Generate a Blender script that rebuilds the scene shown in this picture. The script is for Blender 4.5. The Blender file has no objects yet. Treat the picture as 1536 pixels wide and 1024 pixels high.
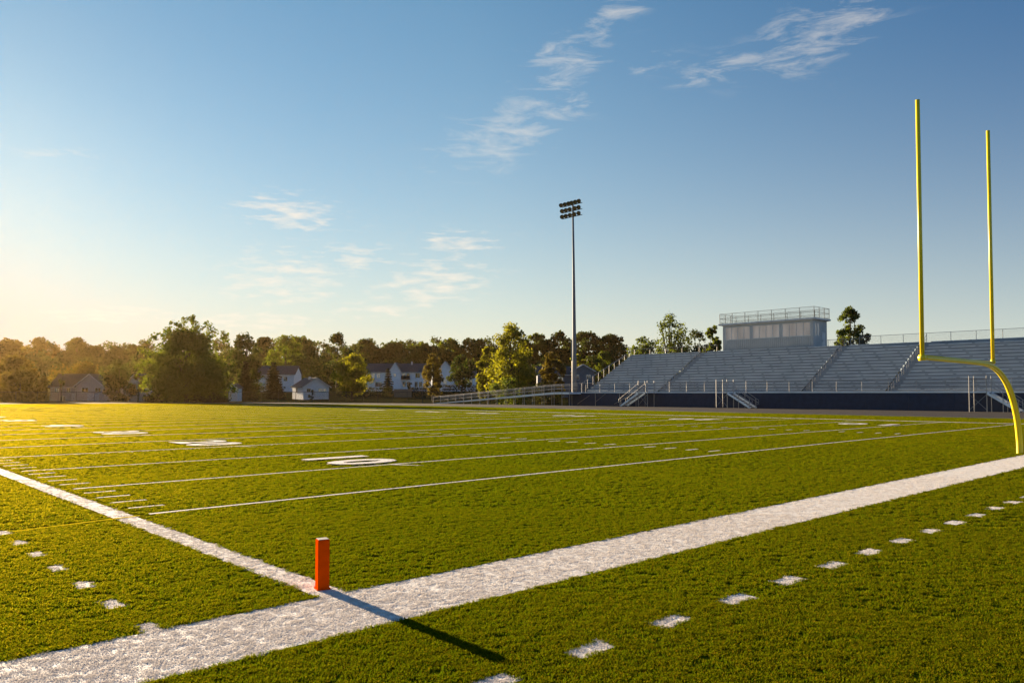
import bpy, bmesh, math, random
import numpy as np
from mathutils import Vector, Matrix
from mathutils.bvhtree import BVHTree

R = math.radians
scene = bpy.context.scene
COL = scene.collection
rng = np.random.default_rng(7)

# ------------------------------------------------------------------ survey of the place
# world axes: x = along the end line (away, to the right), y = along the sideline (away, to the left), origin = field corner
F, CX, PITCH, TH, EYE = 1149.0, 768.0, R(2.0), math.atan2(1220, 1149.0), 1.785
PY = 590.0 - F * math.tan(PITCH)
CAM = Vector((-3.58, -6.31, EYE))
SUN_EL, SUN_AZ = R(10), R(2.0)               # azimuth from +y towards +x
SUN = Vector((math.cos(SUN_EL) * math.sin(SUN_AZ), math.cos(SUN_EL) * math.cos(SUN_AZ), math.sin(SUN_EL)))
RIGHT = Vector((math.sin(TH), -math.cos(TH), 0))
FWD = Vector((math.cos(TH), math.sin(TH), 0))


def ray(px, py):
    x, y = (px - CX) / F, (PY - py) / F
    f = math.cos(PITCH) - y * math.sin(PITCH)
    u = math.sin(PITCH) + y * math.cos(PITCH)
    return RIGHT * x + FWD * f + Vector((0, 0, u)), f


def at(px, py, depth):
    d, f = ray(px, py)
    return CAM + d * (depth / f)


def on_ground(px, py, z=0.0):
    d, f = ray(px, py)
    return CAM + d * ((z - EYE) / d.z)


def terrain(x, y):
    d = (x - CAM.x) * FWD.x + (y - CAM.y) * FWD.y
    r = max(0.0, d - 168.0)
    s = r * r / (r + 40.0) * 0.058
    return min(s, 15.0)


# ------------------------------------------------------------------ materials
def new_mat(name):
    m = bpy.data.materials.new(name)
    m.use_nodes = True
    nt = m.node_tree
    nt.nodes.clear()
    return m, nt, nt.nodes, nt.links


def surface(name, c1, c2=None, rough=0.6, scale=3.0, metal=0.0, bump=0.0, bscale=40.0, spec=0.4, stretch=(1, 1, 1), detail=5):
    m, nt, N, L = new_mat(name)
    out = N.new('ShaderNodeOutputMaterial')
    p = N.new('ShaderNodeBsdfPrincipled')
    p.inputs['Roughness'].default_value = rough
    p.inputs['Metallic'].default_value = metal
    p.inputs['Specular IOR Level'].default_value = spec
    L.new(p.outputs[0], out.inputs[0])
    g = N.new('ShaderNodeNewGeometry')
    mp = N.new('ShaderNodeVectorMath'); mp.operation = 'MULTIPLY'
    mp.inputs[1].default_value = stretch
    L.new(g.outputs['Position'], mp.inputs[0])
    if c2 is None:
        c2 = tuple(v * 0.8 for v in c1)
    n = N.new('ShaderNodeTexNoise'); n.inputs['Scale'].default_value = scale; n.inputs['Detail'].default_value = detail
    L.new(mp.outputs[0], n.inputs['Vector'])
    cr = N.new('ShaderNodeValToRGB')
    cr.color_ramp.elements[0].position = 0.35; cr.color_ramp.elements[0].color = (*c2, 1)
    cr.color_ramp.elements[1].position = 0.65; cr.color_ramp.elements[1].color = (*c1, 1)
    L.new(n.outputs[0], cr.inputs[0]); L.new(cr.outputs[0], p.inputs['Base Color'])
    if bump:
        b = N.new('ShaderNodeBump'); b.inputs['Strength'].default_value = bump; b.inputs['Distance'].default_value = 0.02
        n2 = N.new('ShaderNodeTexNoise'); n2.inputs['Scale'].default_value = bscale; n2.inputs['Detail'].default_value = 3
        L.new(mp.outputs[0], n2.inputs['Vector']); L.new(n2.outputs[0], b.inputs['Height']); L.new(b.outputs[0], p.inputs['Normal'])
    return m


def leafy(name, dif, trans, mix=0.5, var=0.35, gloss=0.02, hue=None, gcol=(1, 1, 1, 1), grough=0.65, patch=0.0, tips=None):
    """thin foliage: diffuse + translucent, tinted per leaf (attribute 'tint')"""
    m, nt, N, L = new_mat(name)
    out = N.new('ShaderNodeOutputMaterial')
    a = N.new('ShaderNodeAttribute'); a.attribute_name = 'tint'
    oi = N.new('ShaderNodeObjectInfo')
    ad = N.new('ShaderNodeMath'); ad.operation = 'MULTIPLY_ADD'
    L.new(oi.outputs['Random'], ad.inputs[0]); ad.inputs[1].default_value = 0.35; L.new(a.outputs['Fac'], ad.inputs[2])
    if patch:        # worn and fuller patches over the field
        g = N.new('ShaderNodeNewGeometry'); pn = N.new('ShaderNodeTexNoise'); pn.inputs['Scale'].default_value = 0.55; pn.inputs['Detail'].default_value = 5
        L.new(g.outputs['Position'], pn.inputs['Vector'])
        p1 = N.new('ShaderNodeMath'); p1.operation = 'MULTIPLY_ADD'; L.new(pn.outputs[0], p1.inputs[0]); p1.inputs[1].default_value = patch; p1.inputs[2].default_value = -0.5 * patch
        p2 = N.new('ShaderNodeMath'); p2.operation = 'ADD'; L.new(ad.outputs[0], p2.inputs[0]); L.new(p1.outputs[0], p2.inputs[1]); ad = p2
    hv = hue or (1.1, 1.0, 0.7)

    def col(c):
        mx = N.new('ShaderNodeMix'); mx.data_type = 'RGBA'
        L.new(ad.outputs[0], mx.inputs['Factor'])
        mx.inputs['A'].default_value = (*[v * (1 - var) for v in c], 1)
        mx.inputs['B'].default_value = (*[v * (1 + var * 0.6) * h for v, h in zip(c, hv)], 1)
        return mx.outputs['Result']
    def lit_tip_mix(c, tip):
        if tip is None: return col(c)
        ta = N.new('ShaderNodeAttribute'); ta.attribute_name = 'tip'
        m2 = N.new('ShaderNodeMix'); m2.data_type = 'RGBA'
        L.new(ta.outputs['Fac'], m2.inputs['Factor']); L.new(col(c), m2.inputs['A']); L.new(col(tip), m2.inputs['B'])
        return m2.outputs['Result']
    d = N.new('ShaderNodeBsdfDiffuse'); L.new(lit_tip_mix(dif, tips and tips[0]), d.inputs[0])
    t = N.new('ShaderNodeBsdfTranslucent'); L.new(lit_tip_mix(trans, tips and tips[1]), t.inputs[0])
    ms = N.new('ShaderNodeMixShader'); ms.inputs[0].default_value = mix
    L.new(d.outputs[0], ms.inputs[1]); L.new(t.outputs[0], ms.inputs[2])
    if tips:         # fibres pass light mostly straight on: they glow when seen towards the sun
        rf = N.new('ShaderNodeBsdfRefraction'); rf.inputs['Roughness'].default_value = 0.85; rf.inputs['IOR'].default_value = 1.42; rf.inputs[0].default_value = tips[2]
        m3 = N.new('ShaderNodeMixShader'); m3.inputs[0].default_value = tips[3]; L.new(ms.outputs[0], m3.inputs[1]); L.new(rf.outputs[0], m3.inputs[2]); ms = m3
    gl = N.new('ShaderNodeBsdfGlossy'); gl.inputs['Roughness'].default_value = grough; gl.inputs[0].default_value = gcol
    m2 = N.new('ShaderNodeMixShader'); m2.inputs[0].default_value = gloss
    L.new(ms.outputs[0], m2.inputs[1]); L.new(gl.outputs[0], m2.inputs[2])
    L.new(m2.outputs[0], out.inputs[0])
    return m


def chain_mat(name, col, pitch=0.07, wire=0.13):
    m, nt, N, L = new_mat(name)
    out = N.new('ShaderNodeOutputMaterial')
    g = N.new('ShaderNodeNewGeometry')
    sp = N.new('ShaderNodeSeparateXYZ'); L.new(g.outputs['Position'], sp.inputs[0])

    def M(op, a, b=None):
        k = N.new('ShaderNodeMath'); k.operation = op
        for i, v in enumerate((a, b)):
            if v is None: continue
            if isinstance(v, (int, float)): k.inputs[i].default_value = v
            else: L.new(v, k.inputs[i])
        return k.outputs[0]
    h = M('ADD', sp.outputs[0], sp.outputs[1])
    u = M('FRACT', M('DIVIDE', M('ADD', h, sp.outputs[2]), pitch))
    v = M('FRACT', M('DIVIDE', M('SUBTRACT', h, sp.outputs[2]), pitch))
    f = M('MAXIMUM', M('LESS_THAN', u, wire), M('LESS_THAN', v, wire))
    tr = N.new('ShaderNodeBsdfTransparent')
    p = N.new('ShaderNodeBsdfPrincipled'); p.inputs['Base Color'].default_value = (*col, 1); p.inputs['Roughness'].default_value = 0.5
    mx = N.new('ShaderNodeMixShader'); L.new(f, mx.inputs[0]); L.new(tr.outputs[0], mx.inputs[1]); L.new(p.outputs[0], mx.inputs[2])
    L.new(mx.outputs[0], out.inputs[0])
    return m


def glass_mat(name, tint, refl=0.5, rough=0.05, clear=0.0):
    m, nt, N, L = new_mat(name)
    out = N.new('ShaderNodeOutputMaterial')
    d = N.new('ShaderNodeBsdfDiffuse'); d.inputs[0].default_value = (*tint, 1)
    base = d
    if clear:
        t = N.new('ShaderNodeBsdfTransparent'); t.inputs[0].default_value = (0.9, 0.9, 0.88, 1)
        base = N.new('ShaderNodeMixShader'); base.inputs[0].default_value = clear
        L.new(d.outputs[0], base.inputs[1]); L.new(t.outputs[0], base.inputs[2])
    g = N.new('ShaderNodeBsdfGlossy'); g.inputs['Roughness'].default_value = rough; g.inputs[0].default_value = (0.9, 0.9, 0.9, 1)
    mx = N.new('ShaderNodeMixShader'); mx.inputs[0].default_value = refl
    L.new(base.outputs[0], mx.inputs[1]); L.new(g.outputs[0], mx.inputs[2])
    L.new(mx.outputs[0], out.inputs[0])
    return m


def turf_mat():
    """field turf seen as a carpet: fibres lean every way, so it is part diffuse, part soft forward gloss"""
    m, nt, N, L = new_mat('turf')
    out = N.new('ShaderNodeOutputMaterial')
    g = N.new('ShaderNodeNewGeometry')
    n1 = N.new('ShaderNodeTexNoise'); n1.inputs['Scale'].default_value = 0.12; n1.inputs['Detail'].default_value = 6
    n2 = N.new('ShaderNodeTexNoise'); n2.inputs['Scale'].default_value = 9.0; n2.inputs['Detail'].default_value = 6
    n3 = N.new('ShaderNodeTexNoise'); n3.inputs['Scale'].default_value = 1.3; n3.inputs['Detail'].default_value = 5
    for n in (n1, n2, n3): L.new(g.outputs['Position'], n.inputs['Vector'])
    a = N.new('ShaderNodeMath'); a.operation = 'ADD'; L.new(n1.outputs[0], a.inputs[0]); L.new(n2.outputs[0], a.inputs[1])
    a2 = N.new('ShaderNodeMath'); a2.operation = 'ADD'; L.new(a.outputs[0], a2.inputs[0]); L.new(n3.outputs[0], a2.inputs[1])
    cr = N.new('ShaderNodeValToRGB'); mr = N.new('ShaderNodeMapRange')
    mr.inputs['From Min'].default_value = 1.05; mr.inputs['From Max'].default_value = 1.95
    L.new(a2.outputs[0], mr.inputs[0]); L.new(mr.outputs[0], cr.inputs[0])
    cr.color_ramp.elements[0].color = (*TURF_LO, 1); cr.color_ramp.elements[1].color = (*TURF_HI, 1)
    d = N.new('ShaderNodeBsdfDiffuse'); L.new(cr.outputs[0], d.inputs[0])
    gl = N.new('ShaderNodeBsdfGlossy'); gl.inputs['Roughness'].default_value = 0.72; gl.inputs[0].default_value = TURF_GLOSS
    nb = N.new('ShaderNodeTexNoise'); nb.inputs['Scale'].default_value = 14; nb.inputs['Detail'].default_value = 4
    L.new(g.outputs['Position'], nb.inputs['Vector'])
    b = N.new('ShaderNodeBump'); b.inputs['Strength'].default_value = 0.6; b.inputs['Distance'].default_value = 0.03
    L.new(nb.outputs[0], b.inputs['Height'])
    L.new(b.outputs[0], d.inputs['Normal'])
    mx = N.new('ShaderNodeMixShader'); mx.inputs[0].default_value = TURF_MIX
    L.new(d.outputs[0], mx.inputs[1]); L.new(gl.outputs[0], mx.inputs[2]); L.new(mx.outputs[0], out.inputs[0])
    return m


TURF_LO, TURF_HI = (0.03, 0.045, 0.001), (0.09, 0.11, 0.003)
TURF_GLOSS, TURF_MIX = (0.80, 0.62, 0.02, 1), 0.05

MT = dict(
    turf=turf_mat(),
    lawn=surface('lawn', (0.042, 0.044, 0.017), (0.028, 0.03, 0.012), 0.9, 0.25, spec=0.0),
    track=surface('asphalt_track', (0.075, 0.066, 0.06), (0.052, 0.047, 0.044), 0.9, 1.2, spec=0.08, bump=0.3, bscale=60),
    paint=surface('turf_paint', (0.80, 0.77, 0.74), (0.66, 0.63, 0.60), 0.8, 5, bump=0.8, bscale=60, spec=0.4),
    yellow_paint=surface('yellow_turf_paint', (0.82, 0.62, 0.02), (0.72, 0.52, 0.015), 0.9, 5, spec=0.0),
    blade=leafy('turf_fibre', (0.008, 0.044, 0.001), (0.045, 0.122, 0.002), 0.5, 0.42, 0.05, (1.2, 1.05, 0.7), (0.95, 0.68, 0.03, 1), 0.6, 0.5, ((0.020, 0.044, 0.001), (0.235, 0.235, 0.003), (0.85, 0.60, 0.02, 1), 0.055)),  # dark green base to gold tip: shade and backlight put into the colour
    white_blade=leafy('white_turf_fibre', (0.72, 0.68, 0.65), (0.60, 0.55, 0.51), 0.35, 0.12, 0.03, (1, 1, 1)),
    yellow_blade=leafy('yellow_turf_fibre', (0.8, 0.58, 0.01), (0.7, 0.5, 0.008), 0.35, 0.12, 0.03, (1, 1, 1)),
    post=surface('yellow_post_paint', (0.80, 0.62, 0.012), (0.75, 0.57, 0.010), 0.4, 2, spec=0.5, bump=0.02, bscale=30),
    orange=surface('orange_foam', (0.78, 0.075, 0.001), (0.70, 0.066, 0.001), 0.8, 12, spec=0.0),
    pylon_top=surface('pylon_top', (0.62, 0.58, 0.5), None, 0.6, 12),
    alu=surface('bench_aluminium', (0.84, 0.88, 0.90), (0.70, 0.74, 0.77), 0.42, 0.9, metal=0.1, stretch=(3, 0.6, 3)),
    alu_shade=surface('shaded_aluminium', (0.30, 0.325, 0.35), (0.23, 0.25, 0.275), 0.6, 0.9, metal=0.05, stretch=(3, 0.6, 3)),  # bench aluminium darkened: shade between the rows put into the colour
    steel=surface('galvanised_steel', (0.34, 0.33, 0.32), (0.26, 0.255, 0.25), 0.42, 6, metal=0.45),
    dark=surface('dark_fitting', (0.012, 0.012, 0.013), None, 0.6, 5),
    navy=surface('navy_panel', (0.020, 0.034, 0.075), (0.016, 0.027, 0.06), 0.6, 2),
    box_wall=surface('press_box_siding', (0.40, 0.42, 0.43), (0.36, 0.38, 0.39), 0.55, 0.7),
    box_trim=surface('press_box_trim', (0.58, 0.60, 0.62), None, 0.5, 2),
    box_glass=surface('press_box_glass', (0.80, 0.66, 0.58), (0.56, 0.45, 0.40), 0.12, 0.7, spec=0.9, stretch=(1, 1, 0.25)),  # opaque panes; pinkish reflections painted in as mottled tan
    glass=glass_mat('window_glass', (0.03, 0.033, 0.04), 0.25, 0.06),
    pole=surface('pole_steel', (0.15, 0.17, 0.20), (0.12, 0.14, 0.17), 0.6, 3, metal=0.05, spec=0.25),
    lamp=surface('lamp_housing', (0.17, 0.145, 0.115), (0.12, 0.105, 0.085), 0.5, 3),
    lens=glass_mat('lamp_lens', (0.07, 0.055, 0.03), 0.2, 0.3),
    siding=surface('white_siding', (0.80, 0.83, 0.86), (0.72, 0.75, 0.78), 0.7, 1.5),
    siding_shade=surface('shaded_white_siding', (0.50, 0.46, 0.44), (0.44, 0.41, 0.39), 0.7, 1.5),  # white siding with its shade put into a warm grey colour
    siding_blue=surface('blue_grey_siding', (0.16, 0.18, 0.21), (0.13, 0.15, 0.18), 0.7, 1.5),
    shingle=surface('roof_shingle', (0.085, 0.085, 0.09), (0.06, 0.06, 0.065), 0.9, 2.5),
    shingle_brown=surface('brown_shingle', (0.10, 0.085, 0.07), (0.07, 0.06, 0.05), 0.9, 2.5),
    trim=surface('white_trim', (0.72, 0.71, 0.69), None, 0.5, 3),
    garage=surface('garage_door_paint', (0.55, 0.6, 0.64), None, 0.6, 3),
    bark=surface('bark', (0.075, 0.055, 0.04), (0.045, 0.033, 0.025), 0.95, 4, bump=0.4, bscale=15),
    black_steel=surface('black_fence_steel', (0.028, 0.028, 0.028), None, 0.5, 5),
    tan_wood=surface('weathered_wood', (0.23, 0.2, 0.155), (0.18, 0.155, 0.12), 0.85, 3),
    mesh_black=chain_mat('black_chain_link', (0.03, 0.03, 0.03), wire=0.075),
    mesh_grey=chain_mat('grey_chain_link', (0.20, 0.17, 0.14), wire=0.07),
    leaf_green=leafy('broadleaf', (0.040, 0.068, 0.010), (0.125, 0.165, 0.010), 0.5),
    leaf_dark=leafy('dark_leaf', (0.026, 0.044, 0.010), (0.06, 0.082, 0.010), 0.45),
    leaf_lime=leafy('lime_leaf', (0.085, 0.10, 0.012), (0.26, 0.27, 0.012), 0.55),
    leaf_orange=leafy('autumn_leaf', (0.062, 0.055, 0.014), (0.15, 0.12, 0.014), 0.5),
    leaf_needle=leafy('needles', (0.026, 0.034, 0.016), (0.035, 0.04, 0.015), 0.3),
    leaf_hedge=leafy('hedge_leaf', (0.028, 0.036, 0.012), (0.05, 0.055, 0.012), 0.35),
)


# ------------------------------------------------------------------ mesh helpers
class MB:
    """collects simple solids into one mesh"""
    def __init__(self): self.v, self.f = [], []

    def raw(self, vs, fs):
        b = len(self.v); self.v += [tuple(v) for v in vs]; self.f += [tuple(i + b for i in f) for f in fs]; return self

    def box(self, x0, x1, y0, y1, z0, z1):
        vs = [(x, y, z) for x in (x0, x1) for y in (y0, y1) for z in (z0, z1)]
        return self.raw(vs, [(0, 1, 3, 2), (4, 6, 7, 5), (0, 4, 5, 1), (2, 3, 7, 6), (0, 2, 6, 4), (1, 5, 7, 3)])

    def bar(self, a, b, w, h=None, up=(0, 0, 1)):
        """rectangular bar from a to b"""
        h = h or w; a, b = Vector(a), Vector(b); d = (b - a).normalized()
        u = Vector(up)
        if abs(d.dot(u)) > 0.98: u = Vector((1, 0, 0))
        s = d.cross(u).normalized(); t = s.cross(d)
        vs = []
        for p in (a, b):
            for i, j in ((-1, -1), (1, -1), (1, 1), (-1, 1)):
                vs.append(p + s * (i * w / 2) + t * (j * h / 2))
        return self.raw(vs, [(3, 2, 1, 0), (4, 5, 6, 7), (0, 1, 5, 4), (1, 2, 6, 5), (2, 3, 7, 6), (3, 0, 4, 7)])

    def tube(self, pts, rad, n=8, cap=True):
        pts = [Vector(p) for p in pts]
        if not hasattr(rad, '__len__'): rad = [rad] * len(pts)
        rings = []; prev = None
        for i, p in enumerate(pts):
            d = (pts[min(i + 1, len(pts) - 1)] - pts[max(i - 1, 0)]).normalized()
            if prev is None:
                u = Vector((0, 0, 1)) if abs(d.z) < 0.9 else Vector((1, 0, 0))
                s = d.cross(u).normalized()
            else:
                s = (prev - d * prev.dot(d)).normalized()
            prev = s; t = d.cross(s)
            rings.append([p + (s * math.cos(k * 2 * math.pi / n) + t * math.sin(k * 2 * math.pi / n)) * rad[i] for k in range(n)])
        vs = [v for r in rings for v in r]; fs = []
        for i in range(len(pts) - 1):
            for k in range(n):
                a, b = i * n + k, i * n + (k + 1) % n
                fs.append((a, b, b + n, a + n))
        if cap:
            fs.append(tuple(range(n))[::-1]); fs.append(tuple(range((len(pts) - 1) * n, len(pts) * n)))
        return self.raw(vs, fs)

    def prism(self, poly, z0, z1):
        """vertical prism over a ccw polygon"""
        n = len(poly)
        vs = [(x, y, z0) for x, y in poly] + [(x, y, z1) for x, y in poly]
        fs = [tuple(range(n))[::-1], tuple(range(n, 2 * n))] + [(i, (i + 1) % n, (i + 1) % n + n, i + n) for i in range(n)]
        return self.raw(vs, fs)

    def build(self, name, mat, parent=None, smooth=False):
        me = bpy.data.meshes.new(name)
        me.from_pydata(self.v, [], self.f)
        if smooth:
            me.shade_smooth() if hasattr(me, 'shade_smooth') else None
        me.materials.append(mat); me.update()
        return link(name, me, parent)


def link(name, me, parent=None):
    o = bpy.data.objects.new(name, me); COL.objects.link(o)
    if parent is not None: o.parent = parent
    return o


def tag(o, label=None, cat=None, group=None, kind=None):
    for k, v in (('label', label), ('category', cat), ('group', group), ('kind', kind)):
        if v: o[k] = v
    return o


def thing(name, label, cat, loc=(0, 0, 0), rz=0.0, group=None):
    o = bpy.data.objects.new(name, None); COL.objects.link(o)
    o.location = loc; o.rotation_euler = (0, 0, rz); o.empty_display_size = 0.3
    return tag(o, label, cat, group)


def copy_tree(o, parent=None):
    c = o.copy(); COL.objects.link(c)
    if parent is not None: c.parent = parent
    for ch in list(o.children): copy_tree(ch, c)
    return c


def quad_mesh(name, centres, us, vs, mat, tint):
    """one mesh of many leaf-sized diamonds (arrays of centre, half-axis u, half-axis v)"""
    n = len(centres)
    co = np.empty((n, 4, 3), np.float32)
    co[:, 0] = centres - us; co[:, 1] = centres - vs * 0.8; co[:, 2] = centres + us; co[:, 3] = centres + vs
    me = bpy.data.meshes.new(name)
    me.vertices.add(n * 4); me.vertices.foreach_set('co', co.ravel())
    me.loops.add(n * 4); me.loops.foreach_set('vertex_index', np.arange(n * 4, dtype=np.int32))
    me.polygons.add(n); me.polygons.foreach_set('loop_start', np.arange(0, n * 4, 4, dtype=np.int32))
    me.polygons.foreach_set('loop_total', np.full(n, 4, np.int32))
    at_ = me.attributes.new('tint', 'FLOAT', 'FACE'); at_.data.foreach_set('value', tint.astype(np.float32))
    me.materials.append(mat); me.update(calc_edges=True)
    return me


def leaves_at(clumps, per, size, seed, flat=0.85):
    """clumps: (n,4) centre+radius -> centres, u, v, tint arrays"""
    r = np.random.default_rng(seed)
    clumps = np.asarray(clumps, float); n = len(clumps)
    cnt = np.maximum(20, (per * (clumps[:, 3] / clumps[:, 3].mean()) ** 2)).astype(int)
    idx = np.repeat(np.arange(n), cnt); m = len(idx)
    d = r.normal(size=(m, 3)); d /= np.linalg.norm(d, axis=1)[:, None]
    rad = clumps[idx, 3] * (r.random(m) ** 0.45) * (0.85 + 0.35 * r.random(m))
    c = clumps[idx, :3] + d * rad[:, None] * np.array([1, 1, flat])
    nrm = d * 0.7 + r.normal(size=(m, 3)) * 0.7; nrm /= np.linalg.norm(nrm, axis=1)[:, None]
    a = np.cross(nrm, r.normal(size=(m, 3))); a /= np.linalg.norm(a, axis=1)[:, None]
    b = np.cross(nrm, a)
    s = size * (0.6 + 0.8 * r.random(m))[:, None]
    ct = r.random(n)
    tint = np.clip(0.45 * ct[idx] + 0.4 * r.random(m), 0, 1)
    return c, a * s, b * s * 0.75, tint


PROF = dict(
    oak=((0, .25, .55, .8, .94, 1), (.75, 1, 1, .8, .5, .25)),
    dome=((0, .4, .75, .92, 1), (.9, 1, .92, .62, .3)),
    tall=((0, .2, .45, .62, .75, .86, .94, 1), (.85, 1, 1, .9, .78, .6, .42, .22)))


def crown_clumps(kind, w, h, seed, n, trunk=0.18):
    """clump centres inside an envelope of width w and height h standing on z = 0"""
    r = np.random.default_rng(seed); out = []
    z0 = h * trunk; hh = h - z0; tries = 0
    ph = r.random(4) * 6.28
    while len(out) < n and tries < 6000:
        tries += 1
        t = r.random(); ang = r.random() * 6.283; q = math.sqrt(r.random())
        if kind == 'round': prof = math.sqrt(max(0.0, 1 - (2 * t - 1) ** 2)) ** 0.8
        else: prof = float(np.interp(t, *PROF[kind]))
        prof *= 0.92 + 0.12 * math.sin(ang * 2 + ph[0]) + 0.10 * math.sin(ang * 3 + t * 7 + ph[1])
        cr = w * (0.10 + 0.075 * r.random()) * (1.0 if t < 0.7 else 0.85)
        rad = max(0.0, w / 2 * prof - cr * 0.55) * (0.35 + 0.65 * q)
        z = z0 + t * (hh - cr * 0.7) + 0.02 * h
        out.append((math.cos(ang) * rad, math.sin(ang) * rad, z, cr))
    return out


def trunk_mesh(name, h, w, seed, clumps, r0=None, limbs=7):
    r = random.Random(seed); mb = MB(); r0 = r0 or max(0.12, h * 0.022)
    pts = [Vector((0, 0, -0.4))]; x = y = 0.0
    for k in range(1, 6):
        x += r.uniform(-1, 1) * h * 0.012; y += r.uniform(-1, 1) * h * 0.012
        pts.append(Vector((x, y, h * 0.78 * k / 5)))
    mb.tube(pts, [r0 * 1.35, r0, r0 * 0.85, r0 * 0.65, r0 * 0.45, r0 * 0.16], 7)
    cl = [c for c in clumps if c[2] > h * 0.25]
    for c in (r.sample(cl, min(limbs, len(cl))) if cl else []):
        e = Vector(c[:3]); k = max(0.12, min(0.68, e.z / h * 0.62)); b = pts[0].lerp(pts[-1], k); i = min(4, int(k * 5)); b = pts[i].lerp(pts[i + 1], k * 5 - i)
        mid = b.lerp(e, 0.5) + Vector((0, 0, -0.04 * h))
        mb.tube([b, mid, e], [r0 * 0.45, r0 * 0.3, r0 * 0.08], 5)
    return mb


def tree(name, label, base, h, w, kind, mat, seed, n=28, per=110, leaf=0.26, trunk=0.18, group=None, cat='tree', limbs=7, flat=0.85, extra=None):
    base = Vector(base)
    t = thing(name, label, cat, base, 0, group)
    cl = crown_clumps(kind, w, h, seed, int(n * max(1.0, 0.8 * h * (1 - trunk) / w)), trunk)
    if extra: cl = cl + extra
    c, u, v, ti = leaves_at(cl, per, leaf, seed + 1, flat)
    link('crown', quad_mesh('crown', c, u, v, mat, ti), t)
    trunk_mesh('trunk', h, w, seed, cl, limbs=limbs).build('trunk', MT['bark'], t)
    return t


def conifer(name, label, base, h, w, mat, seed, per=26, group=None):
    t = thing(name, label, 'tree', base, 0, group)
    r = np.random.default_rng(seed); C = []
    nl = max(9, int(h * 1.6))
    for i in range(nl):
        f = i / nl; z = h * (0.08 + 0.92 * f); rad = w / 2 * (1 - f) ** 0.85 + 0.12
        nb = max(4, int(9 * (1 - f)) + 3)
        for k in range(nb):
            a = 6.283 * (k + r.random() * 0.7) / nb; L_ = rad * (0.75 + 0.4 * r.random())
            for q in np.linspace(0.25, 1, 4):
                C.append((math.cos(a) * L_ * q, math.sin(a) * L_ * q, z - 0.3 * L_ * q, 0.28 * w / 4 * (1.15 - 0.6 * q)))
    c, u, v, ti = leaves_at(C, per, 0.2, seed + 1, 0.5)
    link('crown', quad_mesh('crown', c, u, v, mat, ti), t)
    MB().tube([(0, 0, -0.3), (0, 0, h * 0.5), (0, 0, h * 0.97)], [h * 0.018, h * 0.011, 0.03], 7).build('trunk', MT['bark'], t)
    return t


def sheet(name, poly, z, mat, kind='structure', label=None, cat=None):
    me = bpy.data.meshes.new(name)
    me.from_pydata([(x, y, z) for x, y in poly], [], [tuple(range(len(poly)))])
    me.materials.append(mat); me.update()
    o = link(name, me); o['kind'] = kind
    tag(o, label, cat)
    return o


# ------------------------------------------------------------------ ground, turf, track
def build_ground():
    xs = sorted(set([-2500, -1500, -900, -600, -400] + list(range(-300, 601, 12)) + [700, 900, 1300, 1900, 2600]))
    vs = [(x, y, terrain(x, y) - 0.03) for y in xs for x in xs]
    n = len(xs)
    fs = [(j * n + i, j * n + i + 1, (j + 1) * n + i + 1, (j + 1) * n + i) for j in range(n - 1) for i in range(n - 1)]
    me = bpy.data.meshes.new('ground'); me.from_pydata(vs, [], fs); me.materials.append(MT['lawn']); me.shade_smooth()
    tag(link('ground', me), 'rough lawn and earth rising gently behind the far fence', 'ground', kind='structure')


build_ground()
TRACK_IN = [(59.5, -60), (59.5, 10), (60.2, 30), (62, 55), (63, 85), (62, 105), (58, 122), (50, 134), (38, 142), (24, 146.5), (0, 148), (-40, 148)]
TRACK_OUT = [(81.9, -60), (81.9, 60), (81.9, 96), (80, 106), (74, 121), (66, 136), (60, 144), (50, 157), (38, 166), (20, 170), (0, 171), (-40, 171)]
turf_poly = [(-60, -60)] + TRACK_IN + [(-60, 148)]
sheet('field_turf', turf_poly, 0.0, MT['turf'], label='green artificial turf of the football field with golden light', cat='turf')
tr = MB()
for i in range(len(TRACK_IN) - 1):
    a, b, c, d = TRACK_IN[i], TRACK_IN[i + 1], TRACK_OUT[i + 1], TRACK_OUT[i]
    tr.raw([(*a, 0.004), (*d, 0.004), (*c, 0.004), (*b, 0.004)], [(0, 1, 2, 3)])
tag(tr.build('track', MT['track']), 'grey asphalt running track curving round the field', 'track', kind='structure')
kb = MB()
for i in range(len(TRACK_IN) - 1):
    kb.bar((*TRACK_IN[i], 0.02), (*TRACK_IN[i + 1], 0.02), 0.12, 0.06)
tag(kb.build('track_kerb', MT['steel']), 'low pale kerb between the turf and the track', 'kerb', kind='structure')

MARKS = []          # (polygon, colour) of everything painted on the turf


def mark(name, poly, z=0.004, mat='paint', label=None):
    o = sheet(name, poly, z, MT[mat], label=label, cat='field marking')
    MARKS.append((poly, mat)); return o


def rect(x0, x1, y0, y1): return [(x0, y0), (x1, y0), (x1, y1), (x0, y1)]


mark('end_line', rect(-6.0, 50.2, -1.27, -0.23), 0.004, label='broad white end line running from the near pylon to the goalpost')
mark('sideline', rect(-0.17, 0.11, -0.23, 112), 0.004, label='white sideline running away to the left from the pylon')
mark('sideline', rect(48.6, 49.1, -0.23, 112), 0.016, label='far white sideline in front of the bleachers')
LINES = [5.65, 9.75, 14.2, 18.75, 23.3, 27.9, 32.6, 37.2, 41.8, 46.4, 51.0, 55.6, 60.2, 64.8, 69.4, 74, 78.6, 83.2, 87.8, 92.4, 97, 101.6, 106.2]
for i, y in enumerate(LINES):
    w = 0.045 if i < 4 else 0.055
    sk = 0.35
    mark('yard_line', [(0.32, y - w), (24, y + sk * 0.9 - w), (48.6, y + sk - w), (48.6, y + sk + w), (24, y + sk * 0.9 + w), (0.32, y + w)], 0.012 if i < 3 else 0.024 if i < 9 else 0.034, label='thin white yard line crossing the field')
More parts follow.
